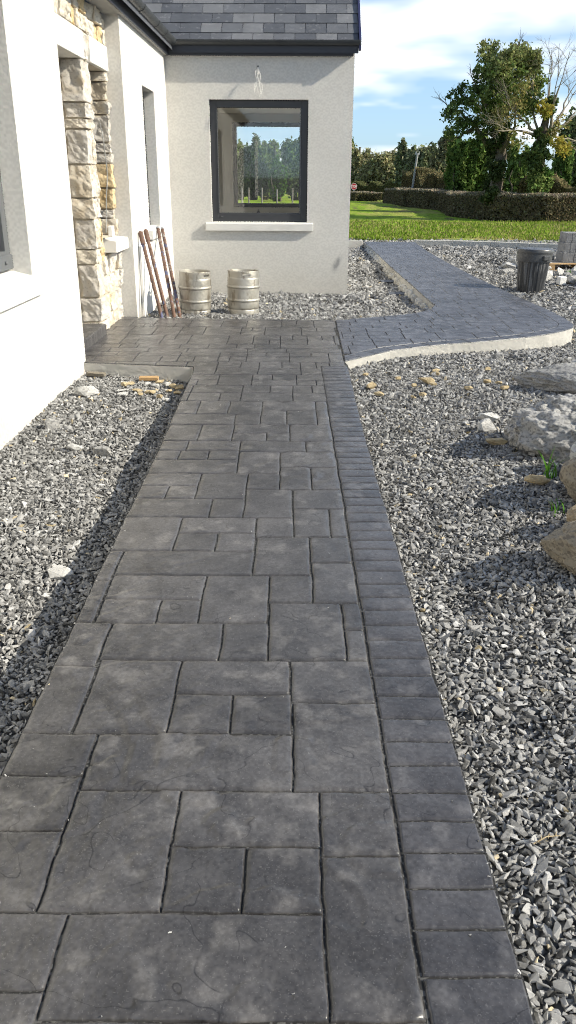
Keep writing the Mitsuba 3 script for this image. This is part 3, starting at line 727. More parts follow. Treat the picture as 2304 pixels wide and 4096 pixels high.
# cables
cb = []
for dx, L, o in ((0, .34, .15), (.03, .40, .17), (-.04, .30, .12), (.06, .36, .14)):
    t = np.linspace(0, 1, 12); cb.append(tube(np.c_[-.613 + dx * t + .015 * np.sin(7 * t + dx * 90), 13.0 - o * np.sin(np.minimum(t * 2.2, 1.75)) - .02 * np.sin(t * 9 + dx * 50), 2.999 - L * t ** 1.2], .0042, 6))
t = np.linspace(0, 2 * np.pi, 22); cb.append(tube(np.c_[-.605 + .06 * np.sin(t), 12.87 + .03 * np.cos(t), 2.72 + .09 * np.cos(t)], .0042, 6, False))
put('cable', cat(cb), 'm_cable', H, smooth=True)
put('cable_hole', move(trimesh.creation.cylinder(.014, .006, sections=12), (-.613, 12.999, 3.004), rx=math.pi / 2), 'm_rubber', H)
t = np.linspace(0, 1, 14)
cz = 2.05 - t * 1.05; put('cable', tube(np.c_[-2.035 + .02 * np.sin(t * 5), 9.05 + .10 * np.sin(t * 3.0) + .02 * np.sin(t * 17), cz], .006, 5), 'm_soffit', H, smooth=True)
put('junction_box', box(-2.06, -2.01, 9.17, 9.27, .95, 1.06, .006), 'm_white', H)

# ------------------------------------------------------------------ loose gravel
def hulls(n, seed):
    rg = np.random.default_rng(seed); out = []
    for _ in range(n):
        p = rg.normal(size=(11, 3)); p /= np.linalg.norm(p, axis=1, keepdims=True); p *= rg.uniform(.72, 1.0, (11, 1))
        h = trimesh.convex.convex_hull(p); out.append((np.array(h.vertices), np.array(h.faces)))
    return out


HULLS = hulls(36, 77)


def scatter(P, size, seed, tones, lift=.3):
    rg = np.random.default_rng(seed); Vs, Fs, Cs = [], [], []; base = 0
    which = rg.integers(0, len(HULLS), len(P))
    for w, (hv, hf) in enumerate(HULLS):
        idx = np.nonzero(which == w)[0]; n = len(idx)
        if n == 0: continue
        s = size[idx][:, None] * np.stack([rg.uniform(.95, 1.75, n), rg.uniform(.6, 1.0, n), rg.uniform(.28, .62, n)], 1)
        q = rg.normal(size=(n, 4)); q[:, 1:3] *= .32; q /= np.linalg.norm(q, axis=1, keepdims=True)
        a, b, c, d = q.T
        M = np.stack([np.stack([a*a+b*b-c*c-d*d, 2*(b*c-a*d), 2*(b*d+a*c)], -1), np.stack([2*(b*c+a*d), a*a-b*b+c*c-d*d, 2*(c*d-a*b)], -1), np.stack([2*(b*d-a*c), 2*(c*d+a*b), a*a-b*b-c*c+d*d], -1)], 1)
        v = np.einsum('nij,nkj->nki', M, hv[None] * s[:, None, :]) + P[idx][:, None, :]
        v[..., 2] += (size[idx] * lift)[:, None]
        Vs.append(v.reshape(-1, 3)); Fs.append((hf[None] + (np.arange(n) * len(hv))[:, None, None] + base).reshape(-1, 3)); base += n * len(hv)
        Cs.append(np.repeat(tones(rg, n), len(hv), 0))
    return trimesh.Trimesh(np.vstack(Vs), np.vstack(Fs), process=False), np.vstack(Cs)


def greys(rg, n):
    v = np.clip(rg.normal(.275, .11, n), .05, .56); c = np.stack([v, v * .985, v * .955], 1)
    y = rg.random(n); warm = y < .012; c[warm] = np.c_[v[warm] * 1.7 + .06, v[warm] * 1.45 + .04, v[warm] * 1.05]
    pale = (y > .012) & (y < .022); c[pale] = np.clip(c[pale] + .22, 0, .55); return c


rg = np.random.default_rng(12)
block = main_poly.buffer(.004).union(new_poly.buffer(.004)).union(sg.box(-9, -9, XW, 7.33)).union(sg.box(-9, 7, -2.0, 14)).union(sg.box(-9, 9.8, XW, 14)).union(sg.box(-9, 13, .77, 19)).union(sg.box(1.0, 22.15, 40, 24.5).difference(sg.box(1.0, 22.9, 40, 24.5)))
PB, SB = [], []
for (y0, y1, sp, s_) in ((.7, 2.6, .0150, .0113), (2.6, 4.6, .0158, .0114), (4.6, 7.5, .0188, .0124), (7.5, 11, .025, .0155), (11, 16, .037, .0215), (16, 24.3, .052, .030)):
    X, Y = np.meshgrid(np.arange(-2.2, 9, sp), np.arange(y0, y1, sp)); p = np.c_[X.ravel(), Y.ravel()] + rg.uniform(-.5, .5, (X.size, 2)) * sp
    p = p[seen(np.c_[p, gz(0, 0) + 0 * p[:, :1] - .05], 1.10)]
    p = p[~shapely.contains_xy(block, p[:, 0], p[:, 1])]
    z = np.where(p[:, 1] > 22.9, -.08, gz(p[:, 0], p[:, 1]))
    PB.append(np.c_[p, z]); SB.append(s_ * np.clip(rg.lognormal(0, .36, len(p)), .4, 2.4))
# chips and grit spilt over the path edges
s_ = rg.uniform(1.0, 7.0, 420); e_ = np.array([ps(.505 - abs(rg.normal(0, .012)) if i % 3 else -.80 + abs(rg.normal(0, .012)), q) for i, q in enumerate(s_)]); PB.append(np.c_[e_, np.full(420, -.006)]); SB.append(rg.uniform(.0025, .0075, 420))
g_ = np.array([ps(*q) for q in np.c_[rg.uniform(-.78, .48, 160), rg.uniform(1.0, 7.0, 160)]]); PB.append(np.c_[g_, np.full(160, .002)]); SB.append(rg.uniform(.0016, .0036, 160))
PB, SB = np.vstack(PB), np.hstack(SB)
mesh, col = scatter(PB, SB, 4, greys)
print('pebbles', len(PB), 'tris', len(mesh.faces))
k = put('loose_gravel', mesh, 'm_pebble', color=col); tag(k, 'loose crushed grey stone chippings beside the paths', 'gravel', kind='stuff')

# ------------------------------------------------------------------ single stones
def ground_rock(name, x, y, size, seed, m, label, cat_='stone', group=None, sink=.35, rz=0, sub=3, rough=.25, tilt=(0, 0), cut=6):
    mm = rock(size, seed, sub, rough, cut=cut) if sub > 3 else chip(size, seed); mm = move(mm, (x, y, float(gz(x, y)) + size[2] * (1 - sink) + (.016 if size[2] < .032 else 0)), rz, tilt[0], tilt[1])
    return tag(put(name, mm, m, smooth=32 if sub > 3 else 18), label, cat_, group)


ground_rock('stone_block', -1.72, 6.43, (.095, .065, .05), 1, 'm_stone_white', 'pale squared stone lying against the foot of the white wall nearest the door', rough=.12, rz=.3)
ground_rock('stone', -1.74, 5.5, (.055, .045, .05), 2, 'm_boulder_grey', 'pale grey speckled stone touching the foot of the white wall')
ground_rock('stone', -1.47, 5.08, (.05, .04, .028), 3, 'm_stone_white', 'pale flat stone in the middle of the left gravel strip')
ground_rock('stone', -1.28, 5.05, (.065, .05, .04), 4, 'm_boulder_grey', 'grey speckled stone right of the pale flat stone in the left gravel')
ground_rock('stone', -1.10, 3.35, (.065, .042, .032), 5, 'm_stone_white', 'white speckled stone next to the shadow of the path edge')
ground_rock('stone', 1.38, 5.65, (.08, .05, .04), 7, 'm_stone_white', 'cream pointed stone lying left of the large grey boulder')
ground_rock('stone', 1.30, 5.38, (.07, .06, .05), 8, 'm_stone_white', 'pale rough stone tucked beside the left end of the large grey boulder')
ground_rock('stone', 1.28, 5.02, (.08, .03, .022), 9, 'm_stone_yellow', 'thin pale pinkish flat stone in front of the large grey boulder')
ground_rock('stone', .62, 6.72, (.05, .07, .025), 10, 'm_stone_yellow', 'yellowish flat stone at the right edge of the straight path')
ground_rock('stone', 2.0, 9.0 - .95, (.06, .05, .05), 11, 'm_boulder_grey', 'small grey stone under the pale edge of the curved path')
ground_rock('stone', 3.55, 8.95, (.12, .09, .07), 12, 'm_boulder_grey', 'grey stone in the gravel below the outer bend of the curved path')
ground_rock('stone', 1.08, 6.78, (.075, .05, .03), 14, 'm_stone_yellow', 'bright yellow flat chip in the gravel right of the straight path')
rr = np.random.default_rng(41)
for i in range(20):
    x, y = rr.uniform(-1.55, -.98), rr.uniform(6.3, 7.0)
    ground_rock('sandstone_chip', x, y, (rr.uniform(.022, .055), rr.uniform(.018, .034), rr.uniform(.010, .018)), 200 + i, 'm_stone_yellow' if rr.random() < .75 else 'm_stone_white',
                'yellow sandstone chip scattered in the gravel in front of the landing', group='sandstone chips in front of the landing', rz=rr.uniform(0, 3), sub=2, sink=.1)
for i in range(14):
    x, y = rr.uniform(.55, 1.9), rr.uniform(6.2, 7.6)
    ground_rock('yellow_chip', x, y, (rr.uniform(.02, .05), rr.uniform(.02, .035), rr.uniform(.01, .02)), 240 + i, 'm_stone_yellow',
                'small yellow stone chip in the gravel below the curved path', group='yellow chips below the curved path', rz=rr.uniform(0, 3), sub=2, sink=.1)
for i in range(34):
    x, y = (rr.uniform(3.95, 5.3), rr.uniform(13.3, 15.0)) if i < 20 else (rr.uniform(3.75, 4.6), rr.uniform(15.2, 17.6))
    ground_rock('rubble_stone', x, y, (rr.uniform(.05, .17), rr.uniform(.05, .12), rr.uniform(.04, .10)), 300 + i, 'm_stone_white' if rr.random() < .8 else 'm_boulder_grey',
                'pale lump of broken rubble heaped behind the black dustbin', 'rubble', 'rubble heaped behind the dustbin', rz=rr.uniform(0, 3), sub=2, sink=.15)
B = lambda *a, **k: ground_rock(*a, cat_='boulder', sub=5, **k)
B('boulder', 2.25, 6.42, (.50, .27, .10), 51, 'm_boulder_grey', 'flat grey tilted slab of rock, farthest back of the boulders', rough=.34, rz=-.55, tilt=(.18, -.12), sink=.0, cut=9)
lump = []
for i, (dx, dy, dz, a, b, c) in enumerate(((0, 0, 0, .58, .36, .24), (-.36, .16, .02, .20, .22, .16), (-.22, -.18, -.02, .20, .18, .17), (.0, -.26, -.04, .19, .17, .15), (-.10, .12, .10, .26, .22, .15), (.16, -.16, .06, .2, .2, .15), (-.30, -.02, .03, .16, .15, .15))):
    q = rock((a, b, c), 152 + i, 5, .30, cut=7); v = q.vertices; v = v + .05 * (meshkit.fbm(v * 22 + i, 3, 60 + i)[:, None] - .5) * np.sign(v)
    lump.append(move(trimesh.Trimesh(v, q.faces, process=False), (1.90 + dx, 4.88 + dy, float(gz(1.6, 4.9)) + .07 + dz)))
tag(put('boulder', cat(lump), 'm_boulder_grey', smooth=40), 'large lumpy pale grey boulder like broken concrete with dark hollows', 'boulder')
B('boulder', 1.63, 3.98, (.24, .20, .20), 53, 'm_boulder_brown', 'rounded brown boulder at the right edge below the large grey one', rough=.2, sink=.35, cut=3)
B('boulder', 1.70, 4.34, (.16, .13, .14), 54, 'm_stone_white', 'greenish grey stone wedged between the large grey and the brown boulder', rough=.2, sink=.2, cut=3)
B('boulder', 1.50, 3.56, (.21, .14, .10), 55, 'm_boulder_tan', 'smooth rounded tan boulder', rough=.12, sink=.3, cut=2)
B('boulder', 1.40, 3.12, (.37, .20, .15), 56, 'm_boulder_brown', 'dark shadowed brown boulder nearest the camera', rough=.3, rz=-.45, sink=.35, cut=5)
B('boulder', 1.33, 4.22, (.07, .04, .028), 57, 'm_stone_yellow', 'small tan flat stone at the tip of the boulders near the green weeds', rough=.2, sink=.2)
ground_rock('stone', 4.75, 12.9, (.2, .18, .13), 58, 'm_boulder_brown', 'brown grey stone at the right edge beside the dustbin')
ground_rock('white_block', 4.30, 13.55, (.10, .09, .10), 59, 'm_white', 'clean white cube of block behind the dustbin', 'block', rough=.05, sub=3, sink=.0, cut=0) if False else None
z0 = float(gz(4.22, 13.5))
tag(put('white_block', move(box(-.06, .06, -.05, .05, 0, .12, .006), (4.22, 13.5, z0 + .03), .3, .1), 'm_white'), 'clean white square block lying in the rubble right of the dustbin', 'block')
for (x, y, a, c, lab) in ((-1.32, 7.06, .05, 'm_wood', 'short orange offcut of timber lying against the landing edge'), (-1.80, 7.12, -.2, 'm_boulder_brown', 'dark brown offcut of timber in the corner of wall and landing')):
    tag(put('timber_offcut', move(box(-.085, .085, -.022, .022, 0, .03, .003), (x, y, float(gz(x, y)) + .02), a, .15), c), lab, 'timber')
for (x, y, a, lab) in ((1.60, 15.0, .2, 'dark blue slate offcut lying by the shaded path side, the farther of two'), (1.58, 13.4, -.1, 'dark blue slate offcut lying by the shaded path side, the nearer of two')):
    tag(put('slate_offcut', move(box(-.13, .13, -.09, .09, 0, .012, .003), (x, y, float(gz(x, y)) + .03), a, .08), 'm_slate_0'), lab, 'slate')

# ------------------------------------------------------------------ kegs, bars, bin
def keg(x, y, z, rz, lab, tilt=(0, 0)):
    K = thing('keg', lab, 'keg', 'kegs by the end wall')
    X = lambda m: move(move(m, rx=tilt[0], ry=tilt[1]), (x, y, z), rz)
    shell = [(0, .03), (.15, .025), (.178, .012), (.186, .0), (.192, .0), (.197, .012), (.197, .06), (.190, .072), (.196, .085), (.2, .10), (.201, .17), (.2, .18), (.201, .32), (.2, .36), (.201, .44), (.195, .462), (.176, .474), (.10, .49), (.05, .493), (0, .493)]
    def dent(m, s):
        v = m.vertices; n = meshkit.fbm(v * 7 + s, 3, int(s)) - .5; q = v.copy(); q[:, :2] *= (1 + .05 * n)[:, None]; return trimesh.Trimesh(q, m.faces, process=False)
    put('shell', X(dent(lathe(shell, 64), 3 + rz)), 'm_keg', K, smooth=50)
    for h in (.185, .345):
        put('rolling_hoop', X(dent(lathe([(.199, h - .020), (.2085, h - .012), (.2105, h), (.2085, h + .012), (.199, h + .020), (.199, h - .020)], 64), 3 + rz)), 'm_keg', K, smooth=60)
    rim = to_m3(clean(lathe([(.186, .455), (.196, .455), (.197, .53), (.194, .536), (.188, .536), (.186, .53), (.186, .455)], 64)))
    for a in (.62, .62 + 2 * math.pi / 2):
        rim -= to_m3(move(move(box(-.055, .055, -.05, .05, .48, .51, .012), (0, .19, 0)), rz=a + math.pi))
    for a in (2.2, 3.6): rim -= to_m3(move(trimesh.creation.cylinder(.006, .1, sections=10), (0, 0, 0), rx=math.pi / 2).apply_translation((0, -.19, .47)).apply_transform(trimesh.transformations.rotation_matrix(a, (0, 0, 1))))
    put('rim', X(from_m3(rim)), 'm_keg', K, smooth=40)
    put('valve', X(move(trimesh.creation.cylinder(.035, .03, sections=24), (0, 0, .505))), 'm_keg', K, smooth=40)
    return K


keg(-1.305, 10.42, -.062, .35, 'dented steel keg on the left, beside the rusty bars', (.02, .015))
keg(-.705, 10.50, -.060, -.35, 'steel keg on the right, below the big window', (-.02, .01))
for i, (b, t_, lab, c) in enumerate((((-1.645, 9.90), (-1.905, 10.22, .93), 'rusty steel bar with blue paint, leftmost of the four leaning on the wall', 1), ((-1.575, 9.90), (-1.895, 10.52, .935), 'rusty steel bar, second from the left of the four leaning on the wall', 1),
                                       ((-1.495, 9.91), (-1.87, 11.28, .93), 'rusty perforated steel bar, third from the left of the four leaning', 0), ((-1.425, 9.91), (-1.866, 11.62, .90), 'rusty perforated steel bar, rightmost of the four, next to the keg', 0))):
    K = thing('steel_bar', lab, 'steel bar', 'rusty bars leaning on the wall')
    a = np.array([b[0], b[1], float(gz(*b)) - .01]); e = np.array(t_); d = (e - a) / np.linalg.norm(e - a); L = np.linalg.norm(e - a)
    m = to_m3(clean(trimesh.creation.cylinder(.0215, L, sections=20, transform=trimesh.geometry.align_vectors((0, 0, 1), d)).apply_translation((a + e) / 2)))
    view = (a - CAM); view /= np.linalg.norm(view); ax = view - d * (view @ d); ax /= np.linalg.norm(ax)
    for h in np.arange(.16 + .03 * i, L - .12, .15):
        m -= to_m3(trimesh.creation.cylinder(.0075, .2, sections=10, transform=trimesh.geometry.align_vectors((0, 0, 1), ax)).apply_translation(a + d * h))
    put('tube', from_m3(m), 'm_rust', K, smooth=40)
    if c: put('sleeve', tube([e - d * .14, e - d * .01, e + d * .005, e + d * .02], [.029, .029, .026, .012], 14), 'm_rust', K, smooth=50)
    else: put('end_cap', tube([e - d * .03, e, e + d * .015], [.026, .026, .010], 14), 'm_galv', K, smooth=50)
tag(put('white_board', box(-1.93, -1.90, 10.18, 10.93, -.08, .775, .003), 'm_white'), 'white board standing against the wall behind the rusty bars', 'board')
tag(put('grey_block', box(-1.928, -1.752, 10.20, 10.28, .778, .862, .004), 'm_soffit'), 'small grey block resting on the white board behind the rusty bars', 'block') if False else None

bx, by = 3.585, 12.95; bz = float(gz(bx, by)) - .005
K = thing('dustbin', 'black dusty plastic dustbin with its lid on, standing beside the curved path', 'dustbin')


def ribbed(prof, n=96, rib=.003, cnt=20):
    m = lathe(prof, n); v = m.vertices.copy(); a = np.arctan2(v[:, 1], v[:, 0]); r = np.linalg.norm(v[:, :2], axis=1)
    f = np.where(r > .1, 1 + rib / np.maximum(r, .1) * np.clip(np.sin(a * cnt) * 3, -1, 1), 1); v[:, :2] *= f[:, None]; return trimesh.Trimesh(v, m.faces, process=False)


P = lambda m: move(m, (bx, by, bz), .4, 0, .015)
put('body', P(ribbed([(0, .0), (.185, .0), (.198, .02), (.218, .25), (.236, .47)])), 'm_bin', K, smooth=40)
put('collar', P(lathe([(.236, .455), (.262, .462), (.266, .52), (.262, .575), (.268, .58), (.268, .592), (.25, .595)], 64)), 'm_bin_lid', K, smooth=40)
put('lid', P(lathe([(.268, .592), (.274, .595), (.274, .625), (.262, .642), (.20, .655), (.10, .658), (0, .658)], 64)), 'm_bin_lid', K, smooth=40)
for a in (-1.55, 1.6, -.55): put('handle', P(move(box(.255, .295, -.055, .055, .49, .555, .008), rz=a)), 'm_bin_lid', K)

# pallet with blocks
px0, py0 = 4.60, 15.5; pz0 = float(gz(5, 15.7)) + .0
K = thing('pallet', 'wooden pallet carrying a stack of concrete blocks at the right edge', 'pallet')
for i in range(7): put('deck_board', box(px0 + .0, px0 + 1.2, py0 + i * .155, py0 + i * .155 + .10, pz0 + .118, pz0 + .14, .002), 'm_wood_grey' if i else 'm_wood', K)
for i in range(3): put('bearer', box(px0 + .004 + i * .55, px0 + .10 + i * .55, py0 + .002, py0 + 1.03, pz0 + .096, pz0 + .117, .002), 'm_wood', K)
for i in range(3):
    for j in range(3): put('spacer_block', box(px0 + .004 + i * .55, px0 + .10 + i * .55, py0 + .003 + j * .46, py0 + .10 + j * .46, pz0 + .022, pz0 + .095, .002), 'm_wood', K)
for j in range(3): put('bottom_board', box(px0 + .002, px0 + 1.198, py0 + j * .46, py0 + .10 + j * .46, pz0 + .0, pz0 + .021, .002), 'm_wood', K)
for l in range(3):
    for i in range(6):
        o = .02 * l + .004 * ((i * 7 + l * 3) % 4)
        tag(put('concrete_block', box(px0 + .27 + i * .104 + .02 * l, px0 + .37 + i * .104 + .02 * l, py0 + .16 + o, py0 + .60 + o, pz0 + .142 + l * .172, pz0 + .312 + l * .172, .004), 'm_block'),
            'grey concrete block in the stack on the wooden pallet', 'concrete block', 'concrete blocks stacked on the pallet')

# kerb beyond the paths
K = thing('kerb', 'pale concrete kerb between the gravel and the grass field', 'kerb')
def kerb_run(pts):
    ln = sg.LineString(pts); n = int(ln.length / .92)
    for i in range(n):
        a, b = np.array(ln.interpolate(i / n, True).coords[0]), np.array(ln.interpolate((i + 1) / n, True).coords[0]); L = np.linalg.norm(b - a); ang = math.atan2(*(b - a)[::-1])
        put('kerb_segment', move(box(.004, L - .004, -.0, .11, -.25, .045, .008), (a[0], a[1], .0), ang), 'm_concrete', K)
kerb_run([(-3.5, 21.9), (1.66, 22.15)])
kerb_run([(3.06, 22.6), (4.4, 22.35), (5.5, 21.9), (6.9, 21.25), (8.6, 20.3), (11, 18.8)])
tag(put('grey_stone_block', move(box(-.09, .09, -.09, .09, 0, .15, .01), (3.58, 20.8, float(gz(3.58, 20.8)))), 'm_boulder_grey'), 'small square grey block standing in front of the far kerb', 'block')

# ------------------------------------------------------------------ plants
class Leaves:
    def __init__(self): self.P, self.S, self.C = [], [], []
    def add(self, pts, size, col, var=.3, seed=0):
        rg = np.random.default_rng(seed + 1000); n = len(pts); self.P.append(pts); self.S.append(size * rg.uniform(.6, 1.4, n))
        c = np.asarray(col) * rg.uniform(1 - var, 1 + var, (n, 1)) * rg.uniform(.9, 1.1, (n, 3)); self.C.append(np.clip(c, .005, .9))
    def build(self, name, parent, seed=0, upright=0.0):
        P, S, C = np.vstack(self.P), np.hstack(self.S), np.vstack(self.C); rg = np.random.default_rng(seed); n = len(P)
        a = rg.normal(size=(n, 3)); a[:, 2] += upright * 2; a /= np.linalg.norm(a, axis=1, keepdims=True); b = np.cross(a, rg.normal(size=(n, 3))); b /= np.linalg.norm(b, axis=1, keepdims=True)
        a *= S[:, None]; b *= S[:, None] * .55
        V = np.stack([P - a, P + b, P + a, P - b], 1).reshape(-1, 3); i = np.arange(n)[:, None] * 4
        F = np.vstack([i + [0, 1, 2], i + [0, 2, 3]])
        return put(name, trimesh.Trimesh(V, F, process=False), 'm_leaf', parent, color=np.repeat(C, 4, 0))


def ball(n, c, r, seed, shell=.55):
    rg = np.random.default_rng(seed); d = rg.normal(size=(n, 3)); d /= np.linalg.norm(d, axis=1, keepdims=True)
    k = rg.uniform(shell, 1.0, n) ** .7 * (1 + .5 * (meshkit.fbm(d * 2.1 + seed, 3, seed % 50) - .5))
    return np.asarray(c) + d * np.asarray(r) * k[:, None]


def clumped(n, c, r, seed, k=26, cs=.24):
    """leaves gathered in clumps, so that gaps stay between them"""
    rg = np.random.default_rng(seed); cc = ball(k, c, np.asarray(r) * .92, seed, .15); w = rg.integers(0, k, n)
    d = rg.normal(size=(n, 3)) * .5; return cc[w] + d * np.asarray(r) * cs * rg.uniform(.6, 1.5, (k, 1))[w]


def limb(a, b, r0, r1, seed, sag=.12, n=6):
    rg = np.random.default_rng(seed); t = np.linspace(0, 1, n)[:, None]; a, b = np.asarray(a, float), np.asarray(b, float); L = np.linalg.norm(b - a)
    P = a + (b - a) * t + rg.normal(size=(n, 3)) * L * sag * .35 * np.sin(np.pi * t); return P, tube(P, np.linspace(r0, r1, n), 7)


def twigs(a, dirn, L, r, seed, depth=3, out=None):
    """a branch that keeps forking"""
    rg = np.random.default_rng(seed); out = [] if out is None else out
    d = np.asarray(dirn, float); d /= np.linalg.norm(d); n = 4; P = [np.asarray(a, float)]
    for i in range(n): d = d + rg.normal(size=3) * .14 + np.array([0, 0, .04]); d /= np.linalg.norm(d); P.append(P[-1] + d * L / n)
    out.append(tube(P, np.linspace(r, r * .5, n + 1), 5 if depth > 1 else 4, False))
    if depth > 0:
        for i in range(3 if depth > 1 else 4):
            t = rg.uniform(.35, 1.0); p = P[min(n, int(t * n))]; twigs(p, d + rg.normal(size=3) * .55, L * rg.uniform(.5, .75), r * .5, seed * 7 + i * 13 + depth, depth - 1, out)
    return out


YT = 51.6
G_IVY = (.055, .075, .03)
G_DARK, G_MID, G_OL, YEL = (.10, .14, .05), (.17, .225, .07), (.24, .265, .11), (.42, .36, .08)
# first big tree
K = thing('ivied_tree', 'tall dense green tree rising behind the hedge, the largest in view', 'tree')
tb = at(1955, 838, YT); t1 = at(1985, 740, YT); t2 = at(2005, 620, YT); t3 = at(1985, 500, YT); t4 = at(2010, 380, YT)
tb[2] = float(zf(0, YT)) - .2
put('trunk', tube([tb, t1, t2, t3, t4, at(2020, 260, YT)], [.42, .38, .33, .26, .18, .08], 10), 'm_bark', K, smooth=True)
br = []
for i, (p, q, r) in enumerate(((t2, at(1880, 470, YT + 1), .22), (t3, at(1900, 330, YT - 1), .18), (t3, at(2090, 330, YT + 1.5), .2), (t4, at(1960, 220, YT), .14), (t4, at(2060, 220, YT - 1), .14), (t2, at(2060, 480, YT - 2), .18), (at(1900, 500, YT + 1), at(1800, 430, YT + .5), .12), (at(1890, 520, YT + 1), at(1805, 560, YT), .1))):
    br.append(limb(p, q, r, .04, 500 + i)[1])
    br += twigs(q, q - p, .9, .03, 520 + i, 2)
put('branches', cat(br), 'm_bark', K, smooth=True)
lv = Leaves(); m2p = YT / FPX
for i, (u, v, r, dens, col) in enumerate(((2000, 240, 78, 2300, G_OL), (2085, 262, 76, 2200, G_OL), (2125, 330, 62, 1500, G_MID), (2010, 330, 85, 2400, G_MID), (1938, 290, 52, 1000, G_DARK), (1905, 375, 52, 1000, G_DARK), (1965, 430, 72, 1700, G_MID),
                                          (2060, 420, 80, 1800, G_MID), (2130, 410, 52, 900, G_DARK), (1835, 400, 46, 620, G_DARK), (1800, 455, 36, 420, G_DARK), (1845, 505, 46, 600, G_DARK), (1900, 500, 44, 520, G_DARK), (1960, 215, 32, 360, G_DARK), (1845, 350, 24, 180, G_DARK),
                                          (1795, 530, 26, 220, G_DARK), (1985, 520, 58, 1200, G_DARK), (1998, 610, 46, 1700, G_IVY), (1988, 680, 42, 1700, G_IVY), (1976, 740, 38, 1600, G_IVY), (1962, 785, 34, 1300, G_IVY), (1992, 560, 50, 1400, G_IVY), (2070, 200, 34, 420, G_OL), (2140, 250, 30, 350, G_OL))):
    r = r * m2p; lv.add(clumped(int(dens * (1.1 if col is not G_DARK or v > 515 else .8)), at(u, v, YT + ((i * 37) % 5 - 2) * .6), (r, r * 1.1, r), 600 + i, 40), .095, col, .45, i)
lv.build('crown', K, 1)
# second tree: ivy-clad trunk, bare and yellowing limbs
YB = 50.6
K = thing('ash_tree', 'half bare tree with ivy clad trunk and sparse yellow leaves, right of the tallest tree', 'tree')
b0 = at(2145, 850, YB); b0[2] = float(zf(0, YB)) - .2
b1, b2, b3 = at(2150, 700, YB), at(2165, 560, YB), at(2195, 430, YB)
put('trunk', tube([b0, b1, b2, b3], [.40, .36, .28, .14], 10), 'm_bark', K, smooth=True)
br = []
for i, (u, v, L, r) in enumerate(((2240, 340, 2.2, .11), (2275, 380, 2.2, .10), (2300, 450, 2.2, .09), (2200, 330, 2.0, .09), (2080, 470, 2.2, .1), (2040, 520, 2.0, .09), (2290, 560, 1.6, .08), (2110, 380, 1.8, .08))):
    q = at(u, v, YB + ((i * 29) % 5 - 2) * .5); s = at(2175 + (u - 2175) * .25, 540, YB); P, m = limb(s, q, r, .035, 700 + i); br.append(m); br += twigs(P[3], q - s, L, .035, 720 + i, 3); br += twigs(q, q - s, L * .8, .03, 740 + i, 3)
put('branches', cat(br), 'm_bark_pale', K, smooth=True)
lv = Leaves(); m2p = YB / FPX
for i, (u, v, r, d, c) in enumerate(((2140, 640, 54, 2400, G_DARK), (2145, 720, 52, 2400, G_MID), (2135, 800, 44, 1700, G_MID), (2180, 700, 34, 1100, (.11, .20, .05)), (2165, 780, 28, 700, (.11, .20, .05)), (2170, 560, 40, 900, G_DARK), (2190, 450, 32, 600, G_DARK), (2205, 405, 26, 350, G_DARK))):
    lv.add(clumped(d, at(u, v, YB - .3), np.array((r, r, r)) * m2p, 800 + i, 26), .10, c, .5, i)
lv.build('ivy', K, 2)
lv = Leaves()
for i, (u, v, r, d) in enumerate(((2170, 432, 32, 300), (2195, 440, 24, 240), (2250, 595, 34, 420), (2225, 560, 26, 160), (2060, 420, 60, 240), (2030, 480, 50, 200), (2100, 350, 50, 170), (2215, 520, 26, 150), (2070, 560, 50, 160), (2000, 450, 36, 100), (2240, 480, 40, 90))):
    lv.add(clumped(d, at(u, v, YB - 1.0), np.array((r, r, r)) * m2p, 840 + i, 22, .3), .085, YEL if i < 4 else (.27, .245, .09), .35, i)
lv.build('yellow_leaves', K, 3)
# bushes and trees behind
def bush(name, lab, cat_, u, v_top, v_base, half, Y, col, n, seed, squash=.9, grp=None, k=34, leaf=.17):
    K = thing(name, lab, cat_, grp); base = at(u, v_base, Y); top = at(u, v_top, Y); base[2] = min(base[2], top[2] - 1); gzb = float(zf(0, Y)); h = top[2] - gzb; w = half * Y / FPX
    st = []
    for i in range(5):
        q = np.array([base[0] + (i - 2) * w * .3, Y + ((i * 13) % 5 - 2) * .3, gzb + h * (.6 + .06 * i)]); st.append(limb((base[0] + (i - 2) * .12, Y, gzb - .2), q, .12, .03, seed + i)[1])
    put('stems', cat(st), 'm_bark', K, smooth=True)
    lv = Leaves(); rg = np.random.default_rng(seed); nb = 9
    for i in range(nb):
        t = (i + .5) / nb; a = rg.uniform(-1, 1); zc = gzb + h * (.22 + .58 * rg.random()); wz = w * (1 - .45 * max(0, (zc - gzb) / h - .35))
        lv.add(clumped(int(n * 1.8) // nb, (base[0] + a * wz * .62, Y + rg.uniform(-.5, .5) * w * squash, zc), (w * .42, w * .42 * squash, h * .24), seed * 3 + i, k), leaf, col, .5, seed + i)
    lv.add(clumped(int(n * .9), (base[0], Y, gzb + h * .42), (w * .85, w * .6 * squash, h * .40), seed * 5, 60), leaf, np.array(col) * .9, .5, seed + 50)
    lv.build('foliage', K, seed); return K


OLIVE, BROWNG = (.31, .30, .16), (.16, .14, .075)
bush('willow_bush', 'large olive brown bush behind the hedge, next to the house corner', 'bush', 1550, 558, 765, 120, 108, OLIVE, 14000, 11, k=60)
bush('willow_bush', 'olive bush behind the stop sign at the house corner', 'bush', 1440, 585, 765, 60, 112, OLIVE, 7000, 12, k=50)
bush('green_tree', 'bright green tree just showing past the house corner', 'tree', 1398, 560, 765, 20, 120, G_MID, 2500, 13)
bush('treeline_bush', 'dull green bush behind the leaning wooden pole', 'bush', 1690, 548, 760, 80, 80, (.20, .225, .12), 9000, 14, k=60)
bush('treeline_bush', 'brownish green bush left of the tallest tree', 'bush', 1770, 528, 760, 70, 76, (.23, .235, .13), 8000, 15, k=50)
bush('dark_bush', 'dark green leafy tree standing in front of the treeline, left of the tallest trunk', 'tree', 1855, 500, 760, 88, 60, (.12, .18, .05), 9000, 16, k=60)
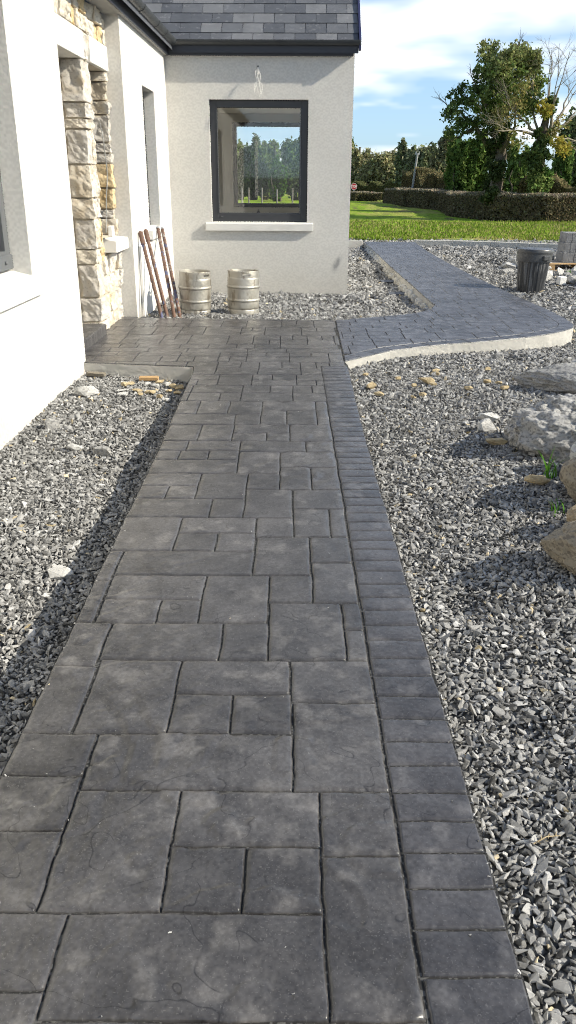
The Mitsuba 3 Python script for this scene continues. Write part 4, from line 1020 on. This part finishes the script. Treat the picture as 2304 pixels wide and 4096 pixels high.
bush('dark_bush', 'mid green tree seen between the two trunks', 'tree', 2062, 560, 765, 46, 59, (.15, .22, .065), 2200, 17, k=44)
bush('treeline_bush', 'pale green tree at the right edge behind the yellow leaves', 'tree', 2285, 450, 760, 75, 70, (.12, .15, .07), 5000, 18, k=44)
bush('dark_bush', 'green bush right of the ivy clad trunk', 'bush', 2235, 570, 765, 46, 60, (.12, .19, .055), 3500, 19)
bush('treeline_bush', 'grey green bush between the leaning pole and the olive bush', 'bush', 1625, 570, 760, 55, 84, (.20, .22, .12), 6000, 20)
K = thing('bare_tree', 'bare twiggy tree top above the olive bush', 'tree')
q = at(1545, 690, 112); br = []
for i in range(5): br += twigs(q + np.array([(i - 2) * .35, 0, -1]), ((i - 2) * .16, 0, 1), 2.2, .05, 960 + i, 3)
put('branches', cat(br), 'm_bark_pale', K, smooth=True); put('trunk', tube([(q[0], q[1], float(zf(0, 112)) - .2), q + (0, 0, -1)], [.15, .1], 7), 'm_bark', K, smooth=True)


def hedge(lab, pts, h, d, n, col, seed, top=(.30, .26, .19), ragged=.20):
    """pts: (x, y) along the foot"""
    K = thing('hedge', lab, 'hedge'); ln = sg.LineString(pts); rg = np.random.default_rng(seed); L = ln.length
    s = rg.uniform(0, L, n); P = np.array([ln.interpolate(t).coords[0] for t in s]); zz = zf(P[:, 0], P[:, 1]); h0, h1 = h if isinstance(h, tuple) else (h, h); h = h1; hv = np.interp(s, [0, L * .75], [h0, h1]) * (1 + ragged * (meshkit.fbm(np.c_[s * .55, 0 * s, 0 * s], 3, seed) - .5))
    f = rg.random(n) ** .8; side = rg.random(n); across = np.where(side < .55, -1, rg.uniform(-1, 1, n)) * d * (1 - .22 * f) * (1 + .5 * (meshkit.fbm(np.c_[s * .9, f * h * 1.2, 0 * s], 3, seed + 2) - .5))
    f = np.where(side >= .75, rg.uniform(.93, 1.03, n), f)
    P2 = np.array([ln.interpolate(min(L, t + .3)).coords[0] for t in s]) - np.array([ln.interpolate(max(0, t - .3)).coords[0] for t in s]); P2 /= np.linalg.norm(P2, axis=1, keepdims=True)
    pts3 = np.c_[P[:, 0] - P2[:, 1] * across, P[:, 1] + P2[:, 0] * across, zz + f * hv]
    t_ = f > .9; lv = Leaves(); lv.add(pts3[~t_], .10, col, .55, seed); lv.add(pts3[t_], .09, top, .35, seed + 1)
    lv.build('foliage', K, seed, .2)
    core = []
    for i in range(int(L / 2)):
        a, b = np.array(ln.interpolate(i * 2).coords[0]), np.array(ln.interpolate(min(L, i * 2 + 2)).coords[0]); c = (a + b) / 2; hh_ = np.interp(i * 2, [0, L * .75], [h0, h1]); core.append(move(rock((1.3, d * .55, hh_ * .40), seed + i, 2, .3, cut=0), (c[0], c[1] + .1, float(zf(*c)) + hh_ * .36), math.atan2(*(b - a)[::-1])))
    put('inner_twigs', cat(core), 'm_twigs', K, smooth=True)
    return K


def foot(u, v):  # where the pixel's ray meets the field
    ys = np.linspace(24, 140, 2400); P = np.array([at(u, v, y) for y in ys]); dd = P[:, 2] - zf(P[:, 0], ys); i = np.argmax(dd < 0); return P[i, :2]


HB = (.17, .145, .085)
hedge('long dark clipped hedge in front of the tall trees', [foot(1565, 812), foot(1640, 826), foot(1790, 842), foot(1850, 868), foot(2000, 884), foot(2180, 888), foot(2304, 888), foot(2304, 888) + [10, -1]], (1.08, 1.5), .7, 52000, HB, 31)
hedge('short clipped hedge near the stop sign, left of the gap', [foot(1330, 792), foot(1405, 799), foot(1450, 805), foot(1530, 806)], .85, .7, 11000, (.13, .115, .06), 32)
hedge('rough bramble hedge beyond the long clipped hedge', [tuple(at(1640, 760, 76)[:2]), tuple(at(1900, 760, 61)[:2]), tuple(at(2330, 770, 57)[:2])], 2.25, .9, 30000, (.15, .125, .06), 33, (.20, .175, .09), .9)
hedge('low brambles under the olive bush', [tuple(at(1380, 760, 106)[:2]), tuple(at(1660, 760, 100)[:2])], 2.3, .8, 11000, (.14, .135, .06), 34, (.17, .18, .08), .9)

# grass tufts in the near field
rg = np.random.default_rng(70); n = 34000; yy = 23.9 + 25 * rg.random(n) ** 1.6; xx = .8 + rg.random(n) * (yy * .40 + .5)
kk = np.clip((meshkit.fbm(np.c_[xx * .8, yy * .35, 0 * xx], 3, 5) - .3) / .35, 0, 1); keep = rg.random(n) < .25 + .75 * kk; xx, yy = xx[keep], yy[keep]; n = len(xx)
ok = yy > 23.9 + 1.5 * np.clip(meshkit.fbm(np.c_[xx * .9, 0 * xx, 0 * xx], 3, 8) - .35, 0, 1) * 2; xx, yy = xx[ok], yy[ok]; n = len(xx)
hh = rg.uniform(.03, .11, n) * (1 + .3 * (yy > 30)); wd = .012 + .0006 * yy; an = rg.uniform(0, 2 * np.pi, n); zz = zf(xx, yy)
V = np.stack([np.c_[xx - wd * np.cos(an), yy - wd * np.sin(an), zz - .01], np.c_[xx + wd * np.cos(an), yy + wd * np.sin(an), zz - .01], np.c_[xx + rg.normal(0, .03, n), yy + rg.normal(0, .03, n), zz + hh]], 1).reshape(-1, 3)
dry = rg.random(n) < .20 + .30 * (meshkit.fbm(np.c_[xx * .4, yy * .8, 0 * xx], 3, 6) > .5); cg = np.where(dry[:, None], np.array([(.34, .31, .12)]), np.array([(.18, .265, .035)])) * rg.uniform(.6, 1.35, (n, 1))
tag(put('grass', trimesh.Trimesh(V, np.arange(3 * n).reshape(-1, 3), process=False), 'm_leaf', color=np.repeat(cg, 3, 0)), 'short green and straw coloured grass on the field', 'grass', kind='stuff')


def weed(x, y, n, h, lab, seed, col=(.10, .26, .03)):
    rg = np.random.default_rng(seed); V, F = [], []
    for i in range(n):
        a = rg.uniform(0, 6.28); t = np.linspace(0, 1, 5); L = h * rg.uniform(.6, 1.1); P = np.c_[x + rg.normal(0, .02) + np.cos(a) * L * .5 * t ** 2, y + rg.normal(0, .02) + np.sin(a) * L * .5 * t ** 2, float(gz(x, y)) + L * (t - .25 * t ** 2)]
        s = np.array([-np.sin(a), np.cos(a), 0]); w_ = .006 * (1 - t * .95)[:, None]; b = len(V); V += list(P - s * w_) + list(P + s * w_)
        for j in range(4): F += [[b + j, b + j + 1, b + 5 + j + 1], [b + j, b + 5 + j + 1, b + 5 + j]]
    tag(put('weed', trimesh.Trimesh(V, F, process=False), 'm_leaf', color=np.tile(col, (len(V), 1)) * rg.uniform(.7, 1.3, (len(V), 1))), lab, 'weed')


weed(1.42, 4.30, 12, .20, 'bright green blades of grass growing between the boulders', 1)
weed(1.32, 3.85, 7, .10, 'sparse green weed at the foot of the tan boulder', 2)
weed(4.75, 14.75, 40, .12, 'green tuft of weed in front of the pallet', 3)
weed(5.05, 14.9, 20, .14, 'green weed at the right edge in front of the pallet', 4)
tz = float(gz(.68, 1.68)) + .035
tag(put('dry_twig', cat([tube([(.64, 1.66, tz), (.68, 1.68, tz + .006), (.72, 1.69, tz)], [.002, .0018, .001], 5)] + [tube([(.65 + .011 * i, 1.665 + .004 * i, tz + .003), (.655 + .011 * i, 1.665 + .004 * i + (.012 if i % 2 else -.012), tz + .008)], [.0015, .0008], 4) for i in range(6)]), 'm_stone_yellow'), 'little yellow dry twig on the gravel near the camera', 'twig')

# ------------------------------------------------------------------ sign and poles far off
YS = 100.0; c = at(1416, 746, YS); g0 = float(zf(0, YS)) - .1
K = thing('stop_sign', 'red octagonal stop sign on a thin post at the house corner', 'sign')
octo = sg.Polygon([(.375 * math.cos(math.pi / 8 + i * math.pi / 4), .375 * math.sin(math.pi / 8 + i * math.pi / 4)) for i in range(8)])
oc = lambda m, dy: trimesh.Trimesh(np.c_[m.vertices[:, 0] + c[0], c[1] - m.vertices[:, 2] + dy, m.vertices[:, 1] + c[2]], m.faces, process=False)
put('border', oc(extr(octo, 0, .01), 0), 'm_white', K); put('plate', oc(extr(octo.buffer(-.035), .0, .014), 0), 'm_red', K)
tm = meshkit.text_mesh('STOP', .25, .006, True); bb = tm.bounds; tm.apply_translation((-(bb[0][0] + bb[1][0]) / 2, -.125, .014)); tm.vertices[:, 0] *= .60 / (bb[1][0] - bb[0][0])
put('lettering', oc(tm, 0), 'm_white', K); put('post', tube([(c[0], c[1] + .05, g0), (c[0], c[1] + .05, c[2] + .3)], .04, 10), 'm_galv', K, smooth=True)
YP = 72.0; a, b = at(1642, 790, YP), at(1670, 612, YP); a[2] = float(zf(0, YP)) - .2
K = thing('leaning_pole', 'pale wooden pole leaning to the right behind the hedge', 'pole'); put('post', tube([a, b], [.11, .09], 10), 'm_soffit', K, smooth=True)
put('insulator', cat([move(trimesh.creation.cylinder(.035, .18, sections=8), b + (dx, 0, .02)) for dx in (-.13, .13)] + [box(b[0] - .2, b[0] + .2, b[1] - .04, b[1] + .04, b[2] - .12, b[2] - .05)]), 'm_galv', K)
YU = 118.0; a, b = at(1437, 760, YU), at(1440, 590, YU); a[2] = float(zf(0, YU)) - .2
K = thing('utility_pole', 'dark upright utility pole behind the bushes by the house corner', 'pole'); put('post', tube([a, b], [.16, .12], 10), 'm_bark', K, smooth=True); put('cap', move(trimesh.creation.cylinder(.16, .1, sections=10), b), 'm_bark', K)

# ------------------------------------------------------------------ beyond the back window
for i, (u, vt, half, col, Y, lab) in enumerate(((960, 555, 34, G_MID, 95, 'leftmost green tree seen through the two windows'), (1015, 560, 40, G_DARK, 92, 'dark tree, second from the left in the window view'), (1060, 540, 42, G_MID, 94, 'tall tree in the middle of the window view'), (1110, 630, 24, (.07, .14, .02), 80, 'small bright green tree in the window view'),
                                            (1180, 530, 48, G_DARK, 90, 'tall dark tree at the right of the window view'))):
    bush('window_view_tree', lab, 'tree', u, vt, 770, half * 1.5, Y, np.array(col) * 1.0, 6500, 140 + i, k=44)
for i, (u, Y) in enumerate(((968, 70), (995, 70), (1048, 70), (1108, 66), (1170, 70))):
    q = at(u, 780, Y); gq = float(zf(0, Y)); tag(put('fence_post', tube([(q[0], Y, gq - .2), (q[0], Y, gq + 1.25)], .06, 7), 'm_wood_grey', smooth=True), 'grey wooden fence post in the field seen through the windows', 'fence post', 'fence posts seen through the windows')
cq = at(930, 800, 40.0); gq = float(zf(0, 40)); cx = cq[0]
K = thing('red_car', 'red parked car, its edge just visible through the windows', 'car')
side = sg.Polygon([(-2, .35), (-2, .85), (-1.6, .95), (-1.0, 1.4), (.5, 1.42), (1.1, 1.0), (1.95, .85), (2, .35)])
cm = xwall(side, -.85, .85); cm.apply_translation((cx - .72, 40.0, gq)); put('body', cm, 'm_red', K)
gl = xwall(sg.Polygon([(-1.5, .96), (-.96, 1.34), (.45, 1.36), (1.0, 1.0)]), -.858, .858); gl.apply_translation((cx - .72, 40.0, gq)); put('window', gl, 'm_glass_dark', K)
for sx in (-.8, .8):
    for sy in (-1.25, 1.25): put('wheel', move(trimesh.creation.cylinder(.32, .2, sections=20), (cx - .72 + sx, 40 + sy, gq + .32), ry=math.pi / 2), 'm_rubber', K)
